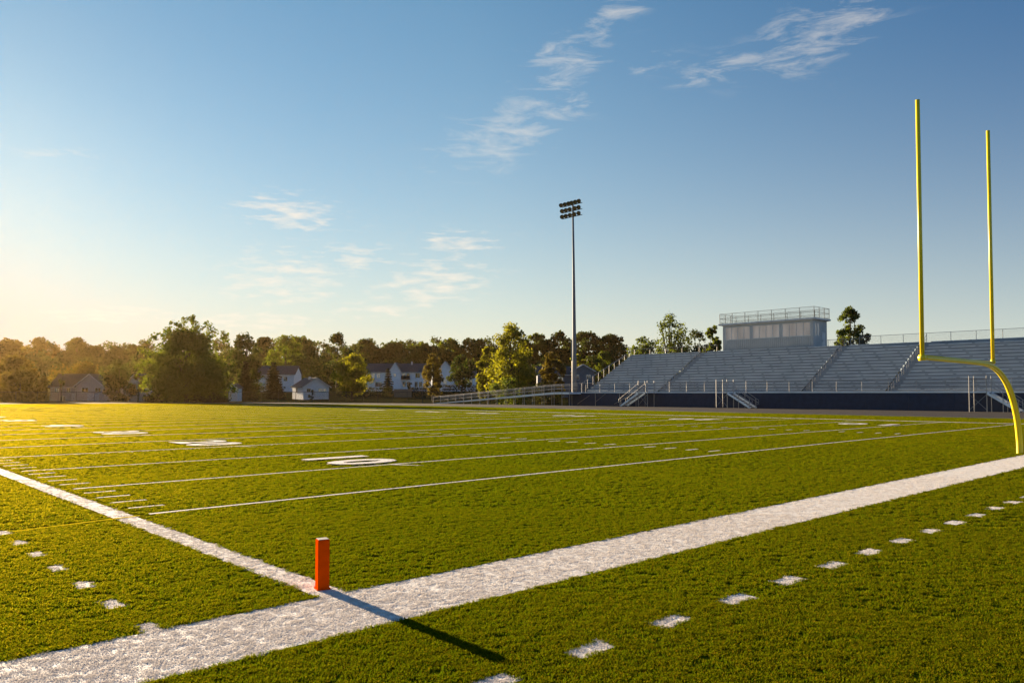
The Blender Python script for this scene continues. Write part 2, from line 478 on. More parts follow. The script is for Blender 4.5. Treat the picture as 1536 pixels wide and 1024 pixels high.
for i in range(0, 6):
    y0, y1 = LINES[i], LINES[i + 1]
    for k in range(1, 5):
        y = y0 + (y1 - y0) * k / 5
        mark('hash_mark', rect(0.28, 0.80, y - 0.035, y + 0.035), 0.012, label='short white yard tick beside the near sideline')
for i in range(0, 8):
    y0, y1 = LINES[i] + 0.25, LINES[i + 1] + 0.25
    for k in range(1, 5):
        y = y0 + (y1 - y0) * k / 5
        for x in (17.0, 31.8):
            mark('hash_mark', rect(x, x + 0.62, y - 0.05, y + 0.05), 0.014, label='short white hash mark in the middle of the field')
mark('boundary_line', [(-1.45, 5.30), (0.12, 5.55), (0.12, 5.62), (-1.45, 5.37)], 0.012, 'yellow_paint', 'thin yellow line reaching the left sideline')
mark('boundary_line', [(33.0, 7.15), (33.0, 7.05), (34.2, 2.0), (34.3, 2.0)], 0.012, 'yellow_paint', 'faint thin yellow line near the goalpost')
for y in (-0.13, 0.78, 1.68, 2.61, 3.54, 4.44, 5.34, 6.25, 7.2):
    mark('hash_mark', rect(-1.62, -1.48, y - 0.14 if y > 0 else -0.23, y + 0.15), label='white square dash left of the sideline')
for k in range(17):
    x = -0.42 + 0.955 * k
    mark('hash_mark', rect(x - 0.19, x + 0.19, -2.83, -2.66), label='white dash in the dark turf before the end line')


def digit_mesh(ch, x, y, h, flip=False):
    """one painted digit; reads from the near sideline (flip: from the far one)"""
    cu = bpy.data.curves.new('field_number', 'FONT'); cu.body = ch; cu.size = h * 1.42; cu.offset = 0.05 * h; cu.fill_mode = 'FRONT'
    cu.align_x = 'CENTER'; cu.align_y = 'CENTER'; cu.resolution_u = 3
    tmp = bpy.data.objects.new('field_number', cu); COL.objects.link(tmp)
    dg = bpy.context.evaluated_depsgraph_get()
    me = bpy.data.meshes.new_from_object(tmp.evaluated_get(dg)); bpy.data.objects.remove(tmp)
    me.materials.clear(); me.materials.append(MT['paint'])
    o = link('field_number', me); o.location = (x, y, 0.032); o.rotation_euler = (0, 0, R(90 if flip else -90))
    o['kind'] = 'structure'
    tag(o, 'large white painted yard number on the turf', 'field marking')
    M = Matrix.Translation(o.location) @ o.rotation_euler.to_matrix().to_4x4()
    for p in me.polygons:
        MARKS.append(([tuple((M @ me.vertices[i].co)[:2]) for i in p.vertices], 'paint'))


for (tens, yc) in (('1', 11.6), ('2', 21.1), ('3', 30.9), ('4', 41.2), ('5', 52.0), ('4', 62.0), ('3', 71.5)):
    digit_mesh(tens, 7.25, yc + 0.75, 1.75); digit_mesh('0', 7.15, yc - 0.75, 1.75)
for yy in (9.4, 18.55, 28.3, 38.6):
    mark('direction_arrow', [(7.35, yy + 0.35), (7.85, yy - 0.42), (7.55, yy + 0.35)], 0.016, label='small white painted arrow beside a yard number')
for (tens, yc) in (('1', 11.6), ('2', 23.4), ('3', 34.5), ('4', 45.2), ('5', 53.0), ('4', 63.0)):
    digit_mesh(tens, 41.6, yc - 1.0, 2.0, True); digit_mesh('0', 41.6, yc + 1.0, 2.0, True)


# ------------------------------------------------------------------ turf fibres
def tuft(name, n, rad, hgt, wid, mat, seed):
    r = np.random.default_rng(seed); vs, fs = [], []
    for k in range(n):
        a = r.random() * 6.283; q = rad * math.sqrt(r.random()); bx, by = q * math.cos(a), q * math.sin(a)
        l = hgt * (0.55 + 0.6 * r.random()); lean = l * (0.25 + 0.75 * r.random()); la = r.random() * 6.283
        dx, dy = math.cos(la) * lean, math.sin(la) * lean
        fa = r.random() * 6.283; wx, wy = math.cos(fa) * wid / 2, math.sin(fa) * wid / 2
        b = len(vs)
        vs += [(bx - wx, by - wy, -0.004), (bx + wx, by + wy, -0.004), (bx + dx * 0.4 + wx * 0.9, by + dy * 0.4 + wy * 0.9, l * 0.62), (bx + dx * 0.4 - wx * 0.9, by + dy * 0.4 - wy * 0.9, l * 0.62), (bx + dx, by + dy, l * 0.95)]
        fs += [(b, b + 1, b + 2, b + 3), (b + 3, b + 2, b + 4)]
    me = bpy.data.meshes.new(name); me.from_pydata(vs, [], fs); me.materials.append(mat)
    at_ = me.attributes.new('tint', 'FLOAT', 'FACE'); at_.data.foreach_set('value', np.repeat(r.random(n), 2).astype(np.float32))
    tp = me.attributes.new('tip', 'FLOAT', 'POINT'); tp.data.foreach_set('value', np.tile(np.array([0, 0, 0.2, 0.2, 1.0], np.float32), n))   # drives the backlit gold painted into the green blade tips
    me.update()
    return bpy.data.objects.new(name, me)


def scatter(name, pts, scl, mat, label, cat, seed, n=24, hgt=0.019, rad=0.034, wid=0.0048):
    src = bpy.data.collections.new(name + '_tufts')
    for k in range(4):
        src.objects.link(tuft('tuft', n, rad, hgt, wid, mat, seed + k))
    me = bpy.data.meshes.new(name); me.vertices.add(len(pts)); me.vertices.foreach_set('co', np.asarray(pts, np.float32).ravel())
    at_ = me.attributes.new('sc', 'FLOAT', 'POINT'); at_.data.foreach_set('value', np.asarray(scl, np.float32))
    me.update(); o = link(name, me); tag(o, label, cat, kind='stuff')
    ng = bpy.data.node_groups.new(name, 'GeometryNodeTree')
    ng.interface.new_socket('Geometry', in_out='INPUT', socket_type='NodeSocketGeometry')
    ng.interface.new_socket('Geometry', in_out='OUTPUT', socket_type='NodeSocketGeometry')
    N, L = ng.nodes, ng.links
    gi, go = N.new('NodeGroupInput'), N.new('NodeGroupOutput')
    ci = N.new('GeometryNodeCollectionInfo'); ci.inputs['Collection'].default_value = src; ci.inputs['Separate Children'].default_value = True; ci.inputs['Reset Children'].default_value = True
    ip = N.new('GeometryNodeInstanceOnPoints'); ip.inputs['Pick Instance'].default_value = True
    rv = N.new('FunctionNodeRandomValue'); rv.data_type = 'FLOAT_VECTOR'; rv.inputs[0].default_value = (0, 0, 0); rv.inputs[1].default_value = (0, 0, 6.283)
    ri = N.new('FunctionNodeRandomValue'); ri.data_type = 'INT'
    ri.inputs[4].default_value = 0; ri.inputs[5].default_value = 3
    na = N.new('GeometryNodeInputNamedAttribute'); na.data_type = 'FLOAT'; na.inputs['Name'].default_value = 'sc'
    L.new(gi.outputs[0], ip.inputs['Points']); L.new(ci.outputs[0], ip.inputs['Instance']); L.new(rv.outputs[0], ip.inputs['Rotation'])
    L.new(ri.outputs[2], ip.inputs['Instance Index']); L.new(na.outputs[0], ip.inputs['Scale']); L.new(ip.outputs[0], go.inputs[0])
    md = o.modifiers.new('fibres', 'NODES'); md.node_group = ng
    return o


GRASS_R = 85.0


def grow_grass():
    r = np.random.default_rng(3); P_, S_ = [], []
    bands = [(1.4, 7.0, 1050, 1.0), (7.0, 12.0, 560, 1.05), (12.0, 19.0, 210, 1.25), (19.0, 29.0, 90, 1.4), (29.0, 45.0, 26, 1.0), (45.0, GRASS_R, 12, 1.25), (GRASS_R, 170.0, 1.7, 1.0)]
    half = R(50); a0 = TH
    for r0, r1, dens, sc in bands:
        n = int(half * (r1 * r1 - r0 * r0) * dens)
        q = np.sqrt(r0 * r0 + (r1 * r1 - r0 * r0) * r.random(n)); a = a0 + half * (2 * r.random(n) - 1)
        x = CAM.x + q * np.cos(a); y = CAM.y + q * np.sin(a)
        s = sc * (0.8 + 0.45 * r.random(n))
        P_.append(np.stack([x, y, np.zeros(n)], 1)); S_.append(s)
    far0 = sum(len(q) for q in P_[:4])        # from here on: broad clumps far away
    P_ = np.concatenate(P_); S_ = np.concatenate(S_)
    vfar0 = len(P_) - n; isfar = np.arange(len(P_)) >= far0; isvf = np.arange(len(P_)) >= vfar0
    vs, fs, owner = [], [], []
    for poly, m in MARKS:
        b = len(vs); vs += [(x, y, 0.0) for x, y in poly]; fs.append(tuple(range(b, b + len(poly)))); owner.append(m)
    bv = BVHTree.FromPolygons([Vector(v) for v in vs], fs)
    cls = np.zeros(len(P_), int); jit = r.normal(size=(len(P_), 2)) * 0.008
    up = Vector((0, 0, 1))
    keep = P_[:, 0] < 62.5
    bt = BVHTree.FromPolygons([Vector((x, y, 0)) for x, y in turf_poly], [tuple(range(len(turf_poly)))])
    for i in range(len(P_)):
        if not keep[i]: continue
        if i >= far0 and bt.ray_cast(Vector((P_[i, 0], P_[i, 1], -1)), up)[0] is None: keep[i] = False; continue
        h = bv.ray_cast(Vector((P_[i, 0] + jit[i, 0], P_[i, 1] + jit[i, 1], -1)), up)
        if h[0] is not None: cls[i] = 1 if owner[h[2]] == 'paint' else 2
        elif (S_[i] > 1.2 or i >= far0) and P_[i, 1] > 3:                                     # coarse far tufts keep clear of the thin lines
            h = bv.find_nearest(Vector(P_[i]), 0.10 if i < far0 else 0.17)
            if h[0] is not None: keep[i] = False
    # far white tufts are smaller so that the lines stay crisp
    S_ = np.where((cls > 0) & (S_ > 1.35), 1.2, S_)
    w0 = (cls > 0) & isfar; keep &= ~w0
    g = keep & (cls == 0); w = keep & (cls == 1); yl = keep & (cls == 2)
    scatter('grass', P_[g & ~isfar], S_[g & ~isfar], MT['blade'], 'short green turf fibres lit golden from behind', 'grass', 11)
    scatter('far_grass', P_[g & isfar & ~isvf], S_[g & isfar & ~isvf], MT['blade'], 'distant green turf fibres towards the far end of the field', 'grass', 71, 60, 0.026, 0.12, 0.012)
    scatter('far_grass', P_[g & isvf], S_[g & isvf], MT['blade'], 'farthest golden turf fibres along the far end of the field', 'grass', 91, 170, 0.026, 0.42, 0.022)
    pw, sw = P_[w], S_[w]
    near = np.hypot(pw[:, 0] - CAM.x, pw[:, 1] - CAM.y) < 30
    scatter('painted_grass', pw[near], sw[near] * 0.85, MT['white_blade'], 'white painted turf fibres of the field lines', 'grass', 31, 28, 0.013)
    scatter('yellow_grass', P_[yl], S_[yl] * 0.7, MT['yellow_blade'], 'yellow painted turf fibres of a thin line', 'grass', 51, 14, 0.02)


grow_grass()

# ------------------------------------------------------------------ pylon and goalpost
py = thing('corner_pylon', 'bright orange pylon standing on the corner of the white lines', 'pylon', (0.0, 0.02, 0.0), R(-14))
bm = bmesh.new(); bmesh.ops.create_cube(bm, size=1.0)
bmesh.ops.scale(bm, vec=(0.105, 0.105, 0.45), verts=bm.verts); bmesh.ops.translate(bm, vec=(0, 0, 0.232), verts=bm.verts)
bmesh.ops.bevel(bm, geom=bm.edges[:], offset=0.006, segments=2, affect='EDGES')
me = bpy.data.meshes.new('body'); bm.to_mesh(me); bm.free(); me.materials.append(MT['orange']); link('body', me, py)
MB().box(-0.046, 0.046, -0.046, 0.046, 0.4575, 0.461).build('top_face', MT['pylon_top'], py)
MB().box(-0.06, 0.06, -0.06, 0.06, 0.004, 0.018).build('base', MT['orange'], py)

gp = thing('goalpost', 'tall yellow goalpost with two uprights and a curved gooseneck', 'goalpost', (23.1, -0.02, 0))


def gpp(px, py_):
    d, f = ray(px, py_); t = (-0.02 - CAM.y) / d.y; p = CAM + d * t
    return Vector((p.x - 23.1, 0, p.z))


zc = 2.60
xl, xr = 15.2 - 23.1, 20.62 - 23.1
curve = [Vector((xl, 0, zc)), Vector((xl + 1.6, 0, zc)), Vector((xl + 3.0, 0, zc)), Vector((-3.6, 0, zc - 0.01)), Vector((-3.0, 0, zc - 0.03)), Vector((-2.4, 0, zc - 0.1)),
         Vector((-1.8, 0, zc - 0.25)), Vector((-1.2, 0, zc - 0.52)), Vector((-0.75, 0, zc - 0.85)), Vector((-0.4, 0, zc - 1.25)), Vector((-0.17, 0, zc - 1.65)), Vector((-0.05, 0, zc - 2.05)), Vector((0, 0, 0.3)), Vector((0, 0, -0.1))]
# resample smooth
sm = []
for i in range(len(curve) - 1):
    p0, p1, p2, p3 = curve[max(0, i - 1)], curve[i], curve[i + 1], curve[min(len(curve) - 1, i + 2)]
    for k in range(4):
        t = k / 4
        sm.append(0.5 * ((2 * p1) + (p2 - p0) * t + (2 * p0 - 5 * p1 + 4 * p2 - p3) * t * t + (3 * p1 - p0 - 3 * p2 + p3) * t ** 3))
sm.append(curve[-1])
MB().tube(sm, [0.048 + 0.037 * min(1, i / (len(sm) * 0.55)) for i in range(len(sm))], 20).build('gooseneck', MT['post'], gp, True)
MB().tube([(xl, 0.0, zc + 0.035), (xr + 0.12, 0.0, zc + 0.035)], 0.036, 14).build('crossbar', MT['post'], gp, True)
MB().tube([(xl, 0, zc), (xl, 0, 8.55)], 0.047, 16).build('upright', MT['post'], gp, True)
MB().tube([(xr, 0, zc + 0.02), (xr, 0, 9.12)], 0.047, 16).build('upright', MT['post'], gp, True)
MB().tube([(xl - 0.01, -0.07, zc), (xl - 0.01, 0.07, zc)], 0.068, 18).build('end_cap', MT['post'], gp, True)
MB().tube([(xr, 0, zc + 0.03), (xr, 0, zc + 0.12)], 0.062, 18).build('collar', MT['post'], gp, True)

# ------------------------------------------------------------------ bleachers
S0, S1 = -8.0, 69.4            # right (out of frame) and left ends of the seating
NR, RUN, RISE, X0, Z0 = 15, 0.735, 0.398, 83.25, 2.32
AISLES = [56.0, 35.4, 25.9, 8.0]
bl = thing('bleachers', 'long grey aluminium bleachers on a navy wall beyond the far sideline', 'bleachers', (82, 30, 0))
BO = Vector((-82, -30, 0))


class BB(MB):
    """MB in world metres, parented to the bleachers"""
    def build(self, name, mat, parent=bl, smooth=False, o=Vector((82, 30, 0))):
        self.v = [(x - o.x, y - o.y, z - o.z) for x, y, z in self.v]
        return super().build(name, mat, parent, smooth)


edges = [S0] + [v for a in sorted(AISLES) for v in (a - 0.65, a + 0.65)] + [S1]
secs = [(edges[i], edges[i + 1]) for i in range(0, len(edges), 2)]
brackets = []
for i in range(NR):
    x, z = X0 + RUN * i, Z0 + RISE * i
    for k, (a, b) in enumerate(secs):
        s = BB().box(x, x + 0.30, a, b, z - 0.05, z)
        s.box(x + 0.004, x + 0.02, a, b, z - 0.15, z - 0.05)
        y = a + 0.5 + 0.9 * ((i * 2 + k) % 3)
        st = s.build('seat', MT['alu'])
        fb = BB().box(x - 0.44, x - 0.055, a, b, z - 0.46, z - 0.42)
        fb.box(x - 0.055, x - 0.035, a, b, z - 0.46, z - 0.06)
        fb.build('footboard', MT['alu_shade'])
    for k, (a, b) in enumerate(secs):
        y = a + 0.4 + (i % 3) * 0.55
        while y < b:
            brackets.append(BB().box(x - 0.035, x + 0.26, y - 0.16, y + 0.16, z - 0.36, z - 0.03)); y += 2.75
brackets.sort(key=lambda m: (Vector(m.v[0]) - CAM).length)
for m in brackets[:100]: m.build('seat_bracket', MT['dark'])
rest = BB()
for m in brackets[100:]: rest.raw(m.v, m.f)
rest.build('seat_bracket', MT['dark'])['kind'] = 'stuff'
for a in AISLES:
    ai = BB()
    for i in range(NR):
        x, z = X0 + RUN * i, Z0 + RISE * i
        ai.box(x - 0.36, x + 0.02, a - 0.62, a + 0.62, z - 0.47, z - 0.415)
        ai.box(x + 0.0, x + 0.37, a - 0.62, a + 0.62, z - 0.27, z - 0.215)
        ai.box(x + 0.0, x + 0.02, a - 0.62, a + 0.62, z - 0.41, z - 0.27)
        ai.box(x + 0.352, x + 0.37, a - 0.62, a + 0.62, z - 0.212, z - 0.075)
    st = ai.build('aisle_stairs', MT['alu_shade'])
    for i in range(0, NR, 2):
        hr = BB(); x, z = X0 + RUN * i, Z0 + RISE * i - 0.42
        for dx in (0.0, 0.62):
            zz = z + dx * RISE / RUN
            hr.tube([(x + dx, a, zz), (x + dx, a, zz + 0.92)], 0.024, 6)
        hr.tube([(x, a, z + 0.92), (x + 0.62, a, z + 0.92 + 0.62 * RISE / RUN)], 0.024, 6)
        hr.tube([(x, a, z + 0.5), (x + 0.62, a, z + 0.5 + 0.62 * RISE / RUN)], 0.018, 6)
        hr.build('handrail', MT['steel'], st)
# walkway, back platform, fascia
XB = X0 + RUN * NR              # 94.3
ZB = Z0 + RISE * (NR - 1) - 0.42
BB().box(82.0, 83.3, S0, 72.2, 1.86, 1.98).build('walkway', MT['alu'])
BB().box(XB - 0.35, XB + 0.6, S0, S1, ZB - 0.03, ZB + 0.05).build('back_platform', MT['alu_shade'])
BB().box(XB + 0.3, XB + 4.3, 34.2, 54.4, ZB - 0.15, ZB - 0.04).build('rear_deck', MT['alu_shade'])
k = 72.2; n = 0
while k > S0:
    y0 = max(S0, k - 4.4)
    f = BB().box(82.06, 82.10, y0 + 0.012, k, 0.0, 1.855)
    for zz in np.arange(0.12, 1.85, 0.155):
        f.box(82.035, 82.06, y0 + 0.012, k, zz, zz + 0.085)
    f.build('fascia_panel', MT['navy'])
    k -= 4.4
# understructure
un = BB()
for y in np.arange(S0 + 1, 71, 3.6):
    for x in (83.2, 87.5, 91.5, 94.2):
        zt = Z0 + RISE * (x - X0) / RUN - 0.55
        un.bar((x, y, 0), (x, y, max(1.7, zt)), 0.1)
    un.bar((83.2, y, 1.75), (94.2, y, Z0 + RISE * (94.2 - X0) / RUN - 0.55), 0.1, 0.15)
    un.bar((87.5, y, 0.2), (94.2, y, 6.6), 0.06)
un.build('support_frame', MT['steel'])
# end stringer along the left side, and left stepped rail
sr = BB(); sr.bar((82.6, S1 + 0.06, 1.75), (XB + 0.3, S1 + 0.06, ZB - 0.02), 0.05, 0.16)
for i in range(NR):
    x, z = X0 + RUN * i, Z0 + RISE * i
    sr.bar((x - 0.36, S1 + 0.05, z - 0.36), (x + 0.34, S1 + 0.05, z - 0.36 + 0.14), 0.03, 0.05)
sr.build('end_stringer', MT['steel'])


def rail_line(pts, hgt, step, name_post, mesh_mat, r=0.03, rows=(1.0,), drop=0.0):
    """posts, rails and mesh between consecutive points along pts (deck level)"""
    for a, b in zip(pts[:-1], pts[1:]):
        a, b = Vector(a), Vector(b); L_ = (b - a).length; n = max(1, round(L_ / step))
        for k in range(n + 1):
            if k == n and b != Vector(pts[-1]): continue
            p = a.lerp(b, k / n)
            BB().tube([p - Vector((0, 0, drop)), p + Vector((0, 0, hgt))], r, 8).build(name_post, MT['steel'])
        for q in rows:
            BB().tube([a + Vector((0, 0, hgt * q)), b + Vector((0, 0, hgt * q))], r * 0.8, 8).build('rail', MT['steel'])
        if mesh_mat:
            z0, z1 = Vector((0, 0, 0.06)), Vector((0, 0, hgt - 0.03))
            BB().raw([a + z0, b + z0, b + z1, a + z1], [(0, 1, 2, 3)]).build('chain_link', MT[mesh_mat])


# left side
rail_line([(82.1, S1 + 0.12, 1.98), (83.4, S1 + 0.12, 2.6), (XB + 0.5, S1 + 0.12, ZB + 0.05)], 1.35, 1.45, 'rail_post', 'mesh_black', 0.035, (1.0, 0.92))
# back, left of the press box and right of it
rail_line([(XB + 0.52, S1 + 0.1, ZB + 0.05), (XB + 0.52, 54.5, ZB + 0.05)], 1.35, 2.9, 'rail_post', 'mesh_black', 0.03, (1.0, 0.06))
rail_line([(XB + 0.52, 34.0, ZB + 0.05), (XB + 0.52, S0, ZB + 0.05)], 1.45, 2.6, 'rail_post', 'mesh_grey', 0.03, (1.0, 0.08))
# front guard rail, with gaps at the stairs
for a, b in ((71.4, 57.8), (53.9, 45.8), (42.6, 17.4), (14.4, S0)):
    rail_line([(82.04, a, 1.98), (82.04, b, 1.98)], 1.35, 2.75, 'guard_post', 'mesh_black', 0.024, (1.0,))
# lit rails at the foot of the first aisle
for zz in (0.45, 0.75, 1.05, 1.3):
    BB().tube([(83.1, 57.2, 1.98 + zz), (83.1, 50.6, 1.98 + zz)], 0.022, 6).build('gate_rail', MT['steel'])
for y in (57.2, 55.0, 52.8, 50.6):
    BB().tube([(83.1, y, 1.98), (83.1, y, 3.3)], 0.03, 6).build('gate_post', MT['steel'])
# braces proud of the left fascia panels
for (ya, za, yb, zb) in ((70.3, 0.25, 67.9, 1.5), (66.7, 0.6, 64.9, 1.75), (63.3, 0.3, 60.2, 1.6)):
    BB().tube([(81.98, ya, za), (81.98, yb, zb)], 0.03, 6).build('brace', MT['steel'])
for y in (71.4, 66.8, 62.3):
    BB().tube([(81.98, y, 0), (81.98, y, 1.86)], 0.035, 6).build('support_post', MT['steel'])

# ------------------------------------------------------------------ front staircases
def staircase(label, top, foot, wid=1.5, zt=1.95, mirror=1):
    """landing at y=top..; steps run along y down to y=foot, in front of the fascia"""
    t = thing('staircase', label, 'staircase', (80.6, top, 0), 0, 'front stairs of the bleachers')
    o = Vector((80.6, top, 0)); sg = 1 if foot > top else -1

    def B(): return BB()
    x0, x1 = 80.0, 80.0 + wid
    lw = 1.5                                   # landing length, on the side away from the steps
    B().box(x0, 82.0, min(top, top - sg * lw), max(top, top - sg * lw), zt - 0.1, zt).build('landing', MT['alu'], t, o=o)
    n = 9; dy = (foot - top) / n; dz = zt / (n + 1)
    for i in range(n):
        y = top + dy * i; z = zt - dz * (i + 1)
        B().box(x0 + 0.04, x1 - 0.04, min(y, y + dy * 1.05), max(y, y + dy * 1.05), z - 0.045, z).build('step', MT['alu'], t, o=o)
    for x in (x0, x1):
        B().bar((x, top, zt - 0.12), (x, foot, 0.05), 0.05, 0.22).build('stringer', MT['alu'], t, o=o)
        h1 = 1.3 if x == x0 else 1.15
        B().tube([(x, top - sg * lw, zt + 1.25), (x, top, zt + 1.25)], 0.03, 6).build('handrail', MT['steel'], t, o=o)
        for q in (1.0, 0.66):
            B().tube([(x, top, zt + 1.2 * q), (x, foot - sg * 0.1, 0.12 + 1.1 * q), (x, foot + sg * 0.25, 0.02 + 1.0 * q), (x, foot + sg * 0.3, 0.75 * q), (x, foot, 0.7 * q)], 0.028, 6).build('handrail', MT['steel'], t, o=o)
        for y in (top - sg * lw, top):
            B().tube([(x, y, 0), (x, y, zt + 1.55)], 0.042, 8).build('post', MT['steel'], t, o=o)
        B().tube([(x, foot - sg * 0.1, 0), (x, foot - sg * 0.1, 1.2)], 0.04, 8).build('post', MT['steel'], t, o=o)
        m = (top + foot) / 2
        B().tube([(x, m, 0), (x, m, 2.05)], 0.034, 8).build('post', MT['steel'], t, o=o)
    B().tube([(x0, top - sg * lw, 0.2), (x0, top, zt - 0.25)], 0.022, 6).build('brace', MT['steel'], t, o=o)
    B().tube([(x0, top - sg * lw, zt - 0.25), (x0, top, 0.2)], 0.022, 6).build('brace', MT['steel'], t, o=o)
    B().raw([(x0, top - sg * lw, zt), (x0, top, zt), (x0, top, zt + 1.25), (x0, top - sg * lw, zt + 1.25)], [(0, 1, 2, 3)]).build('chain_link', MT['mesh_black'], t, o=o)
    return t


staircase('grey metal stairs descending left beside the ramp end of the bleachers', 57.5, 60.6)
staircase('grey metal stairs descending right below the press box', 44.0, 40.9)
staircase('grey metal stairs descending right seen under the goalpost curve', 16.0, 13.3)

# ------------------------------------------------------------------ ramp
rp = thing('access_ramp', 'long grey metal ramp with rails climbing to the left end of the bleachers', 'ramp', (80.3, 88, 0))
ro = Vector((80.3, 88, 0))
xa, xb = 79.6, 81.3
yA, yB, yC, zR = 102.4, 72.8, 69.6, 1.98
BB().raw([(xa, yA, 0.02), (xb, yA, 0.02), (xb, yB, zR), (xa, yB, zR), (xa, yA, -0.1), (xb, yA, -0.1), (xb, yB, zR - 0.28), (xa, yB, zR - 0.28)],
         [(0, 1, 2, 3), (7, 6, 5, 4), (0, 4, 5, 1), (1, 5, 6, 2), (2, 6, 7, 3), (3, 7, 4, 0)]).build('deck', MT['alu'], rp, o=ro)
BB().box(xa, 82.0, yC, yB - 0.02, zR - 0.28, zR).build('landing', MT['alu'], rp, o=ro)
nP = 14
for x in (xa, xb):
    for k in range(nP + 1):
        y = yA + (yB - yA) * k / nP; z = zR * k / nP
        BB().tube([(x - 0.02, y, 0), (x - 0.02, y, z + 1.15)], 0.036, 7).build('post', MT['steel'], rp, o=ro)
    for q in (1.15, 0.95, 0.55):
        BB().tube([(x, yA, 0.02 + q), (x, yB, zR + q), (x, yC, zR + q)], 0.03 if q > 1 else 0.024, 7).build('handrail', MT['steel'], rp, o=ro)
    BB().raw([(x + 0.01, yA, 0.1), (x + 0.01, yB, zR + 0.08), (x + 0.01, yB, zR + 1.1), (x + 0.01, yA, 1.1)], [(0, 1, 2, 3)]).build('chain_link', MT['mesh_black'], rp, o=ro)
for y in (71.2, 69.7):
    BB().tube([(xa - 0.02, y, 0), (xa - 0.02, y, zR + 1.15)], 0.036, 7).build('post', MT['steel'], rp, o=ro)

# ------------------------------------------------------------------ press box
pb = thing('press_box', 'grey panelled press box with a row of windows and railed roof', 'press box', (96, 46.3, 7.7))
po = Vector((96, 46.3, 7.7))
BX0, BX1, BY0, BY1, BZ0, BZ1 = 94.15, 98.2, 39.7, 53.1, ZB - 0.03, 11.55
GROUPS = [(52.65, 48.8), (48.4, 44.4), (44.0, 40.05)]
WZ0, WZ1 = 9.42, 11.22
fw = BB()
fw.box(BX0, BX0 + 0.12, BY0, BY1, BZ0, WZ0)
fw.box(BX0, BX0 + 0.12, BY0, BY1, WZ1, BZ1)
ys = [BY1] + [v for g in GROUPS for v in g] + [BY0]
for i in range(0, len(ys), 2):
    fw.box(BX0, BX0 + 0.12, ys[i + 1], ys[i], WZ0, WZ1)
y = BY0 + 0.12
while y < BY1:
    fw.box(BX0 - 0.05, BX0, y - 0.04, y + 0.035, BZ0 + 0.2, WZ0 - 0.08); y += 0.3
fw.build('front_wall', MT['box_wall'], pb, o=po)
sw = BB()                      # side and rear walls (the right-hand one has two slit windows and a door)
sw.box(BX0 + 0.12, BX1, BY1 - 0.12, BY1, BZ0, BZ1)
sw.box(BX1 - 0.12, BX1, BY0 + 0.12, BY1 - 0.12, BZ0, BZ1)
for x0, x1, z0, z1 in ((BX0 + .12, 94.75, BZ0, BZ1), (94.75, 95.95, BZ0, WZ0), (94.75, 95.95, 11.15, BZ1), (95.2, 95.45, WZ0, 11.15), (95.95, 96.7, BZ0, BZ1), (96.7, 97.6, 9.95 + 0.15, BZ1), (97.6, BX1, BZ0, BZ1)):
    sw.box(x0, x1, BY0, BY0 + 0.12, z0, z1)
sw.build('side_wall', MT['box_wall'], pb, o=po)
for a, b in GROUPS:
    w = BB()
    w.box(BX0 - 0.03, BX0 + 0.05, b, a, WZ0, WZ0 + 0.06); w.box(BX0 - 0.03, BX0 + 0.05, b, a, WZ1 - 0.05, WZ1)
    for k in range(5):
        y = b + (a - b) * k / 4; y0 = min(max(y - 0.03, b), a - 0.06)
        w.box(BX0 - 0.025, BX0 + 0.05, y0, y0 + 0.06, WZ0 + 0.06, WZ1 - 0.05)
    wf = w.build('window', MT['box_trim'], pb, o=po)
    for k in range(4):
        y0, y1 = b + (a - b) * k / 4 + 0.03, b + (a - b) * (k + 1) / 4 - 0.03
        o = BB().box(BX0 + 0.01, BX0 + 0.02, y0, y1, WZ0 + 0.06, WZ1 - 0.05).build('pane', MT['box_glass'], wf, o=po)
for x0, x1 in ((94.75, 95.2), (95.45, 95.95)):
    wf = BB().box(x0, x1, BY0 - 0.02, BY0 + 0.03, WZ0, WZ0 + 0.06).box(x0, x1, BY0 - 0.02, BY0 + 0.03, 11.09, 11.15).build('window', MT['box_trim'], pb, o=po)
    BB().box(x0, x1, BY0 + 0.03, BY0 + 0.04, WZ0 + 0.06, 11.09).build('pane', MT['box_glass'], wf, o=po)
dr = BB().box(96.72, 97.58, BY0 - 0.015, BY0 + 0.05, BZ0 + 0.05, 10.05).build('door', MT['box_trim'], pb, o=po)
BB().box(96.8, 96.86, BY0 - 0.06, BY0 - 0.015, 8.8, 8.92).build('handle', MT['dark'], dr, o=po)
BB().box(BX0 - 0.03, BX1, BY0 - 0.03, BY1 + 0.03, BZ0 - 0.22, BZ0 - 0.02).build('base_trim', MT['navy'], pb, o=po)
BB().box(BX0 - 0.45, BX1 + 0.25, BY0 - 0.45, BY1 + 0.45, BZ1, BZ1 + 0.22).build('roof', MT['box_trim'], pb, o=po)
BB().box(BX0 - 0.2, BX1 + 0.1, BY0 - 0.2, BY1 + 0.2, BZ1 - 0.06, BZ1 - 0.003).build('soffit', MT['box_wall'], pb, o=po)
zr = BZ1 + 0.22
cor = [(BX0 - 0.3, BY1 + 0.3), (BX0 - 0.3, BY0 - 0.3), (BX1 + 0.1, BY0 - 0.3), (BX1 + 0.1, BY1 + 0.3)]
